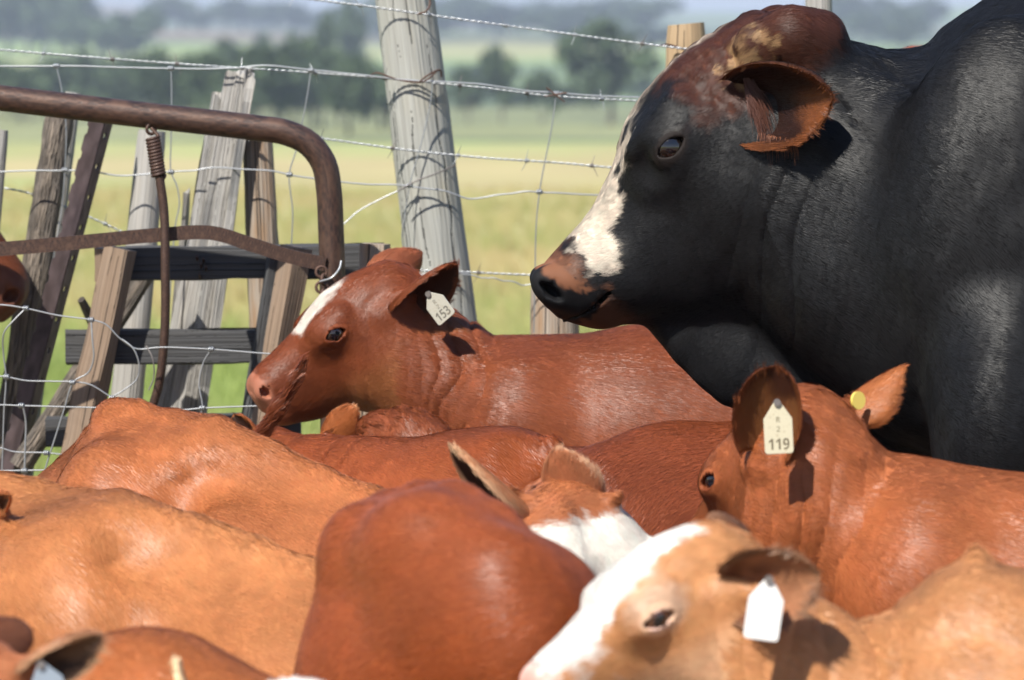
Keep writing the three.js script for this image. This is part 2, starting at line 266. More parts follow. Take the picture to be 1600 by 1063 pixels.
const W_tan = wood('fresh sawn post', 3, { a: [0.28, 0.185, 0.10], b: [0.46, 0.335, 0.20], c: [0.38, 0.30, 0.20], cracks: 8 });
const W_bark = wood('old bark', 4, { a: [0.055, 0.045, 0.038], b: [0.27, 0.22, 0.175], c: [0.17, 0.15, 0.135], bark: true, cracks: 3, depth: 0.012 });
const W_mixed = wood('grey log with bark scraps', 5, { a: [0.19, 0.13, 0.09], b: [0.42, 0.37, 0.31], c: [0.30, 0.19, 0.11], cracks: 10, blot: 1.2, depth: 0.007 });
const W_black = wood('tarred plank', 6, { a: [0.022, 0.022, 0.023], b: [0.075, 0.076, 0.080], c: [0.05, 0.047, 0.044], cracks: 14 });
const W_brown = wood('brown plank', 7, { a: [0.13, 0.085, 0.055], b: [0.30, 0.215, 0.15], c: [0.22, 0.17, 0.13], cracks: 10 });
const rustMap = grainTexture(8, { a: [0.03, 0.017, 0.014], b: [0.09, 0.045, 0.030], c: [0.12, 0.065, 0.042], bark: true, cracks: 0, blot: 0.8 });
const M_rust = new THREE.MeshStandardMaterial({ name: 'rusted steel', roughness: 0.5, metalness: 0.35, bumpScale: 0.0004, ...rustMap });
const purpleMap = grainTexture(9, { a: [0.050, 0.034, 0.036], b: [0.125, 0.090, 0.094], c: [0.10, 0.065, 0.055], bark: true, cracks: 0, blot: 0.5 });
const M_angle = new THREE.MeshStandardMaterial({ name: 'old painted angle iron', roughness: 0.55, metalness: 0.25, bumpScale: 0.001, ...purpleMap });
const M_wire = new THREE.MeshStandardMaterial({ name: 'galvanised wire', color: new THREE.Color().setRGB(0.40, 0.415, 0.43), roughness: 0.42, metalness: 0.75 });
const M_net = new THREE.MeshStandardMaterial({ name: 'weathered netting wire', color: new THREE.Color().setRGB(0.34, 0.35, 0.36), roughness: 0.5, metalness: 0.7 });
const M_oldwire = new THREE.MeshStandardMaterial({ name: 'dull wire', color: new THREE.Color().setRGB(0.20, 0.18, 0.17), roughness: 0.6, metalness: 0.5 });
const M_rustwire = new THREE.MeshStandardMaterial({ name: 'rusty tie wire', color: new THREE.Color().setRGB(0.10, 0.055, 0.04), roughness: 0.7, metalness: 0.3 });
// a round post from a to b (b is the top), uneven, with a cut end
function logGeo(a, b, ra, rb, { seed = 1, rough = 0.05, seg = 26, tilt = 0, hollow = 0, lump = 3 } = {}) {
  const ax = b.clone().sub(a), len = ax.length(); ax.normalize(); const e1 = V(0, 0, 1).addScaledVector(ax, -ax.z).normalize(), e2 = ax.clone().cross(e1), rings = Math.max(8, Math.ceil(len / 0.022)), pos = [], uv = [], idx = [];
  for (let i = 0; i <= rings; i++) for (let j = 0; j <= seg; j++) {
    const t = i / rings, an = j / seg * 6.2832, cx = Math.cos(an), sx = Math.sin(an), l = t * len; let r = lerp(ra, rb, t) * (1 + rough * fbm(cx * 1.3 + seed * 5, sx * 1.3, l * lump, 2) * 2 + rough * 0.5 * vnoise(cx * 5, sx * 5 + seed, l * 22));
    if (i === rings) r *= 0.93; const off = i >= rings - 1 ? tilt * cx * lerp(ra, rb, t) + (i === rings ? 0.004 : 0) : 0, p = a.clone().addScaledVector(ax, l + off - (i === rings - 1 ? 0.006 : 0)).addScaledVector(e1, r * sx).addScaledVector(e2, r * cx);
    pos.push(p.x, p.y, p.z); uv.push(j / seg, l);
  }
  for (let i = 0; i < rings; i++) for (let j = 0; j < seg; j++) { const k = i * (seg + 1) + j; idx.push(k, k + 1, k + seg + 2, k, k + seg + 2, k + seg + 1); }
  const k0 = pos.length / 3, q = rings * (seg + 1), C = b.clone().addScaledVector(ax, 0.003); pos.push(C.x, C.y, C.z); uv.push(0.5, len + 0.05);
  for (let j = 0; j <= seg; j++) { pos.push(pos[(q + j) * 3], pos[(q + j) * 3 + 1], pos[(q + j) * 3 + 2]); uv.push(0.5 + 0.1 * Math.cos(j), len + 0.06); }
  for (let j = 0; j < seg; j++) idx.push(k0, k0 + 1 + j, k0 + 2 + j);
  const g = new THREE.BufferGeometry(); g.setAttribute('position', new THREE.BufferAttribute(new Float32Array(pos), 3)); g.setAttribute('uv', new THREE.BufferAttribute(new Float32Array(uv), 2)); g.setIndex(idx); g.computeVertexNormals();
  const P = g.attributes.position, N = g.attributes.normal, m = 4 * (seg + 1) + 3, mid = a.clone().addScaledVector(ax, len * 4 / rings); if ((P.getX(m) - mid.x) * N.getX(m) + (P.getY(m) - mid.y) * N.getY(m) + (P.getZ(m) - mid.z) * N.getZ(m) < 0) { for (let t = 0; t < idx.length; t += 3) { const s = idx[t]; idx[t] = idx[t + 1]; idx[t + 1] = s; } g.setIndex(idx); g.computeVertexNormals(); }
  return g;
}
// a sawn board from a to b: width across the picture, thickness in depth, worn edges
function boardGeo(a, b, w0, w1, thick, { seed = 1, yaw = 0, wear = 0.0022, jag = 0 } = {}) {
  const ax = b.clone().sub(a), len = ax.length(); ax.normalize(); let f = V(Math.sin(yaw), 0, Math.cos(yaw)); f.addScaledVector(ax, -f.dot(ax)).normalize(); const s = ax.clone().cross(f), n = Math.max(6, Math.ceil(len / 0.03)), ring = [], pos = [], uv = [], idx = [];
  const ch = 0.10; for (const [x, y] of [[-1, -1], [1, -1], [1, 1], [-1, 1]]) for (const q of (x * y > 0 ? [[1, 1 - ch * 2], [1 - ch, 1]] : [[1 - ch, 1], [1, 1 - ch * 2]])) ring.push([x * q[0], y * q[1]]);
  const m = ring.length; let per = [0]; for (let j = 0; j < m; j++) { const p = ring[j], q = ring[(j + 1) % m]; per.push(per[j] + Math.hypot((p[0] - q[0]) * w0 / 2, (p[1] - q[1]) * thick / 2)); }
  for (let i = 0; i <= n; i++) { const t = i / n, w = lerp(w0, w1, t) / 2; for (let j = 0; j <= m; j++) { const p = ring[j % m], e = i === n ? jag * vnoise(p[0] * 2.3 + seed, p[1] * 2, seed * 3) : 0, k = 1 + wear / w * 2 * vnoise(j * 1.7 + seed * 9, t * len * 9, seed); const c = a.clone().addScaledVector(ax, t * len + e).addScaledVector(s, p[0] * w * k).addScaledVector(f, p[1] * thick / 2 * k); pos.push(c.x, c.y, c.z); uv.push(per[j] / per[m] + seed * 0.37, t * len + seed * 0.21); } }
  for (let i = 0; i < n; i++) for (let j = 0; j < m; j++) { const k = i * (m + 1) + j; idx.push(k, k + 1, k + m + 2, k, k + m + 2, k + m + 1); }
  for (const [i, fl] of [[0, 1], [n, 0]]) { const k0 = pos.length / 3; for (let j = 0; j < m; j++) { const o = (i * (m + 1) + j) * 3; pos.push(pos[o], pos[o + 1], pos[o + 2]); uv.push(ring[j][0] * 0.1 + seed, ring[j][1] * 0.02); } for (let j = 1; j < m - 1; j++) fl ? idx.push(k0, k0 + j + 1, k0 + j) : idx.push(k0, k0 + j, k0 + j + 1); }
  let g = new THREE.BufferGeometry(); g.setAttribute('position', new THREE.BufferAttribute(new Float32Array(pos), 3)); g.setAttribute('uv', new THREE.BufferAttribute(new Float32Array(uv), 2)); g.setIndex(idx); g = g.toNonIndexed(); g.computeVertexNormals(); return g;
}
const ZF = 11.2;
function footed(topPx, lowPx, Z) { const t = at(topPx[0], topPx[1], Z), l = at(lowPx[0], lowPx[1], Z), k = (t.y + 0.25) / (t.y - l.y); return [t.clone().lerp(l, k), t]; }   // down to a foot set in the ground
const mpp = Z => Z / FPX;
function post(label, top, low, wTop, wLow, mat, o = {}) { const Z = o.Z ?? ZF, [a, b] = footed(top, low, Z), k = (b.y - a.y) / (at(...top, Z).y - at(...low, Z).y), rt = wTop / 2 * mpp(Z), rl = rt + (wLow / 2 * mpp(Z) - rt) * k, t = thing('fence_post', label, 'fence post'); part('log', logGeo(a, b, rl, rt, o), mat, t); return t; }
post('thick pale round post leaning left, holding the barbed wires', [625, -60], [694, 500], 92, 100, W_pale, { seed: 3, rough: 0.025 });
post('tan sawn post end showing above the bull nose line', [1072, 40], [1064, 500], 61, 70, W_tan, { seed: 5, rough: 0.02, tilt: 0.1 });
post('short grey grooved post under the bull muzzle', [866, 428], [868, 700], 74, 82, W_mixed, { seed: 6, rough: 0.03 });
post('thin silvery pole rising behind the bull poll', [1278, -50], [1285, 300], 42, 44, W_grey, { seed: 7, rough: 0.03 });
post('log with peeling bark right of the split plank', [403, 212], [414, 500], 48, 50, W_mixed, { seed: 8, rough: 0.06 });
post('pale rounded log behind the hanging spring', [237, 207], [196, 640], 46, 52, W_grey, { seed: 9, rough: 0.05 });
post('dark bark covered log near the left edge', [99, 150], [22, 640], 44, 50, W_bark, { seed: 10, rough: 0.10, lump: 9 });
post('narrow pale post peeping out behind the bark covered log', [114, 147], [62, 560], 26, 26, W_grey, { seed: 11, Z: 11.32 });
post('grey post cut by the left edge', [2, 206], [-30, 560], 22, 24, W_grey, { seed: 12 });
{ // split plank with a splintered top
  const t = thing('fence_post', 'wide silver plank with splintered top, leaning right behind the gate', 'fence post'), Z = ZF - 0.02;
  [[-20, 18, 148, 1], [-6, 16, 122, 2], [10, 20, 112, 3], [24, 13, 116, 4]].forEach(([dx, w, y, s]) => { const top = [352 + dx + (130 - y) * 0.14 + 12, y], low = [283 + dx * 1.3, 640], [a, b] = footed(top, low, Z - s * 0.004); part('splinter', boardGeo(a, b, w * 1.75 * mpp(Z), w * 1.06 * mpp(Z), 0.05 + 0.006 * s, { seed: s, yaw: 0.12, jag: 0.02, wear: 0.002 }), W_grey, t); });
}
{ const t = thing('fence_post', 'thin upright splinter of grey wood between pale log and split plank', 'fence post'), [a, b] = footed([291, 298], [281, 420], ZF); part('splinter', boardGeo(a, b, 0.03, 0.012, 0.02, { seed: 3, jag: 0.01 }), W_grey, t); }
{ // perforated angle iron
  const t = thing('fence_post', 'leaning perforated angle iron post with notched edge', 'fence post'), Z = ZF - 0.12, [a, b] = footed([160, 172], [10, 745], Z), ax = b.clone().sub(a), len = ax.length();
  const face = (w, hole) => { const s = new THREE.Shape(), n = Math.floor(len / 0.055); s.moveTo(0, 0); s.lineTo(w, 0); s.lineTo(w, len); s.lineTo(0, len); if (!hole) for (let i = n - 1; i >= 0; i--) { const y = i * len / n; s.lineTo(0.0, y + 0.024); s.lineTo(0.004, y + 0.018); s.lineTo(0.004, y + 0.006); s.lineTo(0, y); } s.closePath(); if (hole) for (let i = 0; i < n / 1.25; i++) { const p = new THREE.Path(), y = 0.03 + i * 0.0687; p.absellipse(w * 0.45, y, 0.0055, 0.0085, 0, 6.283); if (y < len - 0.02) s.holes.push(p); } const g = new THREE.ExtrudeGeometry(s, { depth: 0.005, bevelEnabled: false, curveSegments: 6 }); return g; };
  const f1 = face(0.034, false), f2 = face(0.032, true); f2.rotateY(Math.PI * 0.30); f2.translate(0.032, 0, 0);
  const q = new THREE.Quaternion().setFromUnitVectors(V(0, 1, 0), ax.clone().normalize()); for (const [g, n] of [[f1, 'notched_flange'], [f2, 'perforated_flange']]) { g.rotateY(0.15); g.applyQuaternion(q); g.translate(a.x - 0.025, a.y, a.z); part(n, g, M_angle, t); }
}
{ const t = thing('brace_log', 'dark diagonal brace log crossing behind the hurdle at left', 'log'); part('log', logGeo(at(30, 730, 11.0), at(250, 395, 11.0), 0.024, 0.019, { seed: 14, rough: 0.12, lump: 8 }), W_bark, t); part('stub', logGeo(at(146, 505, 11.0), at(128, 470, 10.96), 0.011, 0.009, { seed: 15, rough: 0.15 }), W_bark, t); }
// --- old timber hurdle
{
  const t = thing('timber_hurdle', 'broken timber hurdle of dark rails and brown uprights behind the gate', 'hurdle'), Z = 10.82, P = (x, y, dz = 0) => at(x, y, Z + dz), m = mpp(Z);
  const rail = (x0, y0, x1, y1, h, s, dz = 0.03) => part('rail', boardGeo(P(x0, y0, dz), P(x1, y1, dz), h * m, h * m * 0.97, 0.045, { seed: s, wear: 0.002 }), W_black, t);
  rail(150, 413, 600, 407, 52, 1); rail(103, 543, 470, 541, 54, 2); rail(72, 676, 470, 668, 46, 3);
  const up = (top, low, w, s, mat, yaw, dz = -0.04, th = 0.05) => { const [a, b] = footed(top, low, Z + dz); part('upright', boardGeo(a, b, w * m, w * m * 0.95, th, { seed: s, yaw, wear: 0.002 }), mat, t); };
  up([188, 388], [118, 720], 44, 4, W_brown, -0.42); up([462, 386], [424, 600], 40, 5, W_brown, 0.75); up([436, 388], [404, 600], 34, 7, W_black, 0.2, -0.02); up([586, 381], [578, 560], 44, 6, W_mixed, -0.25);
  part('block', boardGeo(P(158, 440, -0.01), P(162, 388, -0.01), 24 * m, 24 * m, 0.06, { seed: 9 }), W_brown, t);
  for (const [x, y] of [[308, 404], [318, 408], [314, 416], [322, 420], [312, 432]]) part('nail', new THREE.CylinderGeometry(0.003, 0.003, 0.03, 7).rotateX(Math.PI / 2 - 0.4).translate(...P(x, y, 0).toArray()), M_rust, t);
}
// --- rusty gate with its wire netting
const tube = (pts, r, seg = 8, n) => new THREE.TubeGeometry(new THREE.CatmullRomCurve3(pts, false, 'centripetal'), n ?? pts.length * 10, r, seg);
const scaleUV = (g, su, sv) => { const u = g.attributes.uv; for (let i = 0; i < u.count; i++) u.setXY(i, u.getY(i) * su, u.getX(i) * sv); return g; };
{
  const t = thing('gate', 'rusty pipe gate with bent corner, flat strap, hanging spring and netting', 'gate'), Z = 10.56, m = mpp(Z), P = (x, y, dz = 0) => at(x, y, Z + dz), foot = P(520, 520); foot.y = 0.0;
  part('pipe_frame', scaleUV(tube([P(-420, 102), P(-200, 128), P(0, 153), P(200, 177), P(400, 200), P(446, 207), P(482, 224), P(506, 256), P(514, 300), P(517, 360), P(519, 420), foot.clone().setY(0.45), foot], 20.3 * m, 20, 160), 0.4, 8), M_rust, t);
  { // flat strap
    const c = new THREE.CatmullRomCurve3([P(-300, 412, -0.05), P(-20, 391, -0.05), P(120, 379, -0.05), P(250, 367, -0.045), P(330, 364, -0.045), P(395, 383, -0.04), P(450, 400, -0.035), P(508, 413, -0.03)]), n = 80, pos = [], uv = [], idx = [];
    for (let i = 0; i <= n; i++) { const p = c.getPoint(i / n), d = c.getTangent(i / n), up = V(-d.y, d.x, 0).normalize(); for (const [h, dz] of [[1, -1], [1, 1], [-1, 1], [-1, -1]]) { const q = p.clone().addScaledVector(up, h * 11 * m); q.z += dz * 0.004; pos.push(q.x, q.y, q.z); uv.push(h * 0.1 + dz * 0.03, i / n * 22); } }
    for (let i = 0; i < n; i++) for (let j = 0; j < 4; j++) { const a = i * 4 + j, b = i * 4 + (j + 1) % 4; idx.push(a, b, b + 4, a, b + 4, a + 4); }
    let g = new THREE.BufferGeometry(); g.setAttribute('position', new THREE.BufferAttribute(new Float32Array(pos), 3)); g.setAttribute('uv', new THREE.BufferAttribute(new Float32Array(uv), 2)); g.setIndex(idx); g = g.toNonIndexed(); g.computeVertexNormals(); part('strap', g, M_rust, t);
  }
  part('latch_rod', scaleUV(tube([P(249, 276, -0.07), P(256, 330, -0.07), P(258, 420, -0.075), P(257, 520, -0.07), P(248, 600, -0.06), P(234, 650, -0.05), P(226, 700, -0.05)], 7.2 * m, 10, 80), 1, 14), M_rust, t);
  { const pts = [], A = P(236, 200, -0.03), B = P(248, 276, -0.07); pts.push(A.clone()); for (let i = 0; i <= 150; i++) { const k = i / 150, q = A.clone().lerp(B, 0.2 + 0.8 * k), a = k * 12 * 6.283; q.x += Math.cos(a) * 0.0125; q.z += Math.sin(a) * 0.0125; q.y += Math.cos(a) * 0.002; pts.push(q); } pts.push(B.clone().add(V(0, -0.02, 0))); part('spring', new THREE.TubeGeometry(new THREE.CatmullRomCurve3(pts), 520, 0.0036, 7), M_rust, t); part('lug', new THREE.TorusGeometry(0.010, 0.0035, 7, 16).rotateY(0.5).translate(...P(236, 202, -0.015).toArray()), M_rust, t); }
  for (let i = 0; i < 5; i++) part('chain_link', new THREE.TorusGeometry(0.011, 0.0032, 7, 16).rotateY(i % 2 ? 1.2 : 0.2).translate(...P(502 + (i % 2) * 4, 425 + i * 12, -0.05).toArray()), M_rustwire, t);
  part('tie_wire', tube([P(500, 440, -0.06), P(518, 434, -0.07), P(530, 420, -0.06), P(533, 408, -0.05)], 0.0022, 6), M_wire, t);
  const net = (pts, r = 0.0017, mat = M_net, dz = -0.12) => part('net_wire', tube(pts.map(([x, y, e = 0]) => P(x, y, dz + e)), r, 6, pts.length * 8), mat, t), knot = (x, y, dz = -0.123) => { const g = mergeGeometries([0, 1, 2].map(i => new THREE.TorusGeometry(0.0042, 0.0016, 5, 10).rotateY(1.3).translate((i - 1) * 0.0036, 0, 0))); part('wire_knot', g.translate(...P(x, y, dz).toArray()), M_wire, t); };
  net([[-260, 470], [-120, 482], [-30, 476], [8, 477], [40, 482], [90, 493], [142, 500], [165, 507], [186, 528], [212, 545], [250, 543], [330, 546], [420, 553], [520, 557]]);
  net([[-260, 580], [-100, 590], [0, 588], [40, 595], [75, 596], [115, 597], [140, 601], [175, 622]]); net([[-260, 640], [-60, 636], [0, 633], [30, 634], [100, 636], [165, 638], [200, 641], [260, 643], [318, 638], [420, 634], [520, 630]]); net([[-260, 705], [-60, 700], [0, 700], [20, 706], [75, 708], [115, 713], [200, 716]]); net([[-260, 738], [0, 736], [90, 735], [240, 738]]);
  net([[40, 482, -0.004], [22, 500, -0.01], [6, 520, -0.01], [5, 552], [9, 590, 0.002], [6, 640], [4, 700], [2, 760]]); net([[142, 500, -0.004], [144, 530, -0.01], [146, 560, -0.01], [138, 582, -0.006], [115, 597, -0.004], [100, 640], [84, 690], [70, 735], [60, 790]]); net([[190, 530, -0.004], [208, 545, -0.01], [217, 570, -0.01], [214, 592, -0.008], [190, 612, -0.006], [175, 622, -0.004], [178, 650], [180, 700]]);
  net([[330, 546, -0.004], [318, 566], [311, 600], [316, 640, -0.004], [306, 660], [300, 700]]); net([[36, 636, -0.004], [40, 660], [39, 700], [38, 745]], 0.0023); net([[228, 540], [238, 560, -0.006], [240, 590], [232, 610]], 0.0016, M_oldwire);
  for (const [x, y] of [[40, 482], [142, 500], [10, 589], [113, 598], [175, 622], [33, 634], [316, 638], [330, 546], [72, 708], [38, 736]]) knot(x, y);
}
// --- woven wire and barbed wire on the posts
{
  const Z = ZF - 0.085, P = (x, y, dz = 0) => at(x, y, Z + dz), t = thing('woven_wire_fence', 'sagging galvanised woven wire fence running behind the gate and the bull', 'wire fence');
  const kink = (pts, n, amp, seed) => { const c = new THREE.CatmullRomCurve3(pts.map(([x, y]) => P(x, y)), false, 'centripetal'), o = []; for (let i = 0; i <= n; i++) { const p = c.getPoint(i / n); p.y += amp * vnoise(i * 0.9, seed, 1); o.push(p); } return o; };
  const line = (pts, r, seed, amp = 0.004) => part('line_wire', tube(kink(pts, 40, amp, seed), r, 6, 240), M_wire, t);
  line([[-300, 101], [0, 104], [130, 103], [270, 107], [360, 106], [420, 103], [500, 111], [575, 119], [660, 127], [740, 131], [860, 145], [1000, 152], [1400, 175], [2000, 200]], 0.0020, 1, 0.0015);
  line([[-300, 272], [0, 267], [60, 264], [100, 266], [200, 273], [270, 269], [330, 262], [380, 263], [452, 273], [540, 288], [640, 290], [690, 298], [735, 310], [790, 306], [845, 300], [910, 303], [1100, 310], [2000, 330]], 0.0019, 2); line([[560, 428], [730, 430], [780, 436], [832, 447], [900, 450], [1400, 470], [2000, 480]], 0.0015, 3);
  const stay = (pts, r = 0.0016) => part('stay_wire', tube(pts.map(([x, y]) => P(x, y, -0.004)), r, 6, 60), M_wire, t);
  stay([[88, 104], [95, 135], [103, 200], [101, 266], [96, 330], [84, 400], [70, 520]]); stay([[267, 107], [268, 160], [267, 220], [267, 269], [276, 290], [280, 320], [274, 350], [268, 420], [262, 520]]); stay([[486, 110], [478, 160], [464, 230], [452, 273], [457, 330], [455, 385], [450, 470]]); stay([[676, 127], [672, 165], [658, 225], [640, 290], [632, 340], [628, 372], [640, 430]], 0.0014); stay([[869, 146], [862, 200], [850, 260], [843, 300], [838, 350], [836, 430], [834, 520]]);
  for (const [x, y] of [[88, 103], [101, 266], [267, 107], [267, 269], [486, 110], [452, 273], [640, 290], [843, 300], [869, 146]]) part('wire_knot', mergeGeometries([0, 1, 2].map(i => new THREE.TorusGeometry(0.0042, 0.0017, 5, 10).rotateY(1.2).translate((i - 1) * 0.004, 0, 0))).translate(...P(x, y, -0.003).toArray()), M_wire, t);
  for (const [x, y, a] of [[868, 148, 0.9], [868, 148, -1.4]]) part('tie_twist', new THREE.CylinderGeometry(0.0022, 0.0016, 0.05, 6).rotateZ(a).translate(...P(x, y, -0.01).toArray()), M_rustwire, t);
  part('tie_wire', tube([P(535, 352, -0.01), P(560, 330), P(585, 316), P(618, 300), P(640, 291)], 0.0016, 6), M_wire, t); part('tie_wire', tube([P(620, 300, -0.02), P(650, 283, -0.03), P(680, 272, -0.02), P(712, 258, 0.02)], 0.0019, 6), M_oldwire, t);
}
let barbSeed = 40;
function barbed(label, pts, dz = -0.08, step = 0.15) {
  const Z = ZF + dz, t = thing('barbed_wire', label, 'barbed wire', 'barbed wire strands'), c = new THREE.CatmullRomCurve3(pts.map(([x, y]) => at(x, y, Z)), false, 'centripetal'), L = c.getLength(), n = Math.ceil(L / 0.0045), S = [[], []], r = rng(barbSeed++);
  for (let i = 0; i <= n; i++) { const p = c.getPointAt(i / n), a = i / n * L / 0.030 * Math.PI * 2; for (const k of [0, 1]) S[k].push(p.clone().add(V(0, Math.cos(a + k * Math.PI) * 0.0014, Math.sin(a + k * Math.PI) * 0.0014))); }
  for (const k of [0, 1]) part('strand', new THREE.TubeGeometry(new THREE.CatmullRomCurve3(S[k]), n, 0.0012, 5), M_wire, t);
  for (let l = 0.05 + r() * 0.05; l < L - 0.03; l += step * (0.9 + 0.2 * r())) {
    const p = c.getPointAt(l / L), gs = [0, 1, 2].map(i => new THREE.TorusGeometry(0.0036, 0.0013, 5, 9).rotateY(Math.PI / 2).translate((i - 1) * 0.003, 0, 0));
    for (const s of [0, 1]) { const a = r() * 6.28; gs.push(new THREE.CylinderGeometry(0.0004, 0.0012, 0.030, 5).translate(0, 0.011, 0).rotateZ((r() - 0.5) * 1.2 + s * Math.PI).rotateX((r() - 0.5) * 1.4).translate((s - 0.5) * 0.004, 0, 0)); }
    const m = part('barb', mergeGeometries(gs.map(g => g.toNonIndexed())), r() < 0.4 ? M_oldwire : M_wire, t); m.position.copy(p);
  }
}
barbed('topmost barbed strand slanting from the leaning post to the tan sawn post', [[300, -24], [470, -3], [560, 8], [660, 22], [790, 40], [910, 56], [1042, 73], [1300, 100], [2000, 140]]);
barbed('barbed strand running just under the top line wire', [[-300, 62], [0, 78], [60, 83], [240, 97], [340, 104], [430, 110], [560, 119], [660, 128], [760, 138], [860, 150], [1000, 158], [1400, 180], [2000, 205]], -0.075);
barbed('barbed strand crossing the leaning post at mid height', [[330, 196], [490, 215], [640, 235], [760, 247], [880, 255], [945, 261], [1300, 290], [2000, 330]], -0.078);
barbed('lowest barbed strand behind the tagged red calf ears', [[560, 420], [720, 425], [830, 430], [1200, 445], [2000, 470]], -0.08);
barbed('loose barbed strand drooping behind the bark covered log', [[-200, 262], [0, 293], [45, 302], [130, 335], [185, 360], [260, 398], [330, 430]], 0.06, 0.09);
{ // tie wires round the posts
  const t = thing('post_ties', 'rusty tie wires wound round the leaning post', 'tie wire'), P = (x, y, dz) => at(x, y, ZF + dz);
  part('tie', tube([P(578, 118, -0.06), P(590, 114, -0.085), P(620, 124, -0.085), P(660, 128, -0.09), P(682, 112, -0.06)], 0.0019, 6), M_rustwire, t); part('tie', tube([P(655, 128, -0.095), P(668, 118, -0.1), P(688, 110, -0.06), P(690, 120, -0.05)], 0.0022, 6), M_rustwire, t); part('tie', tube([P(652, 22, -0.09), P(665, 18, -0.095), P(672, 4, -0.08), P(665, -16, -0.08)], 0.0022, 6), M_rustwire, t);
  const t2 = thing('post_ties', 'dark tie wire holding the top strand to the tan sawn post', 'tie wire'); part('tie', tube([P(1030, 72, -0.08), P(1046, 70, -0.055), P(1075, 78, -0.056), P(1100, 74, -0.03)], 0.0022, 6), M_rustwire, t2);
}
// ---------------------------------------------------------------- cattle
// head profile rows along the face: 0 = poll, 1 = nose tip; top, bottom, half width (in head lengths)
const CALF_HEAD = [[-0.10, -0.05, -0.40, 0.12], [-0.03, 0.045, -0.52, 0.165], [0.08, 0.092, -0.60, 0.20], [0.22, 0.128, -0.63, 0.215], [0.34, 0.13, -0.61, 0.215], [0.46, 0.108, -0.565, 0.20], [0.58, 0.07, -0.505, 0.165], [0.70, 0.05, -0.445, 0.135], [0.80, 0.04, -0.395, 0.125], [0.88, 0.034, -0.35, 0.13], [0.945, 0.018, -0.305, 0.125], [0.985, -0.02, -0.25, 0.10], [1.005, -0.07, -0.18, 0.05]];
const BULL_HEAD = [[-0.07, -0.31, -0.42, 0.10], [-0.04, -0.20, -0.48, 0.14], [-0.01, -0.05, -0.54, 0.175], [0.03, 0.018, -0.58, 0.20], [0.16, 0.068, -0.62, 0.225], [0.36, 0.108, -0.62, 0.235], [0.48, 0.09, -0.60, 0.22], [0.58, 0.055, -0.57, 0.185], [0.70, 0.03, -0.49, 0.16], [0.80, 0.018, -0.40, 0.15], [0.88, 0.018, -0.315, 0.155], [0.945, 0.016, -0.245, 0.15], [0.99, 0.0, -0.205, 0.125], [1.035, -0.05, -0.125, 0.07]];
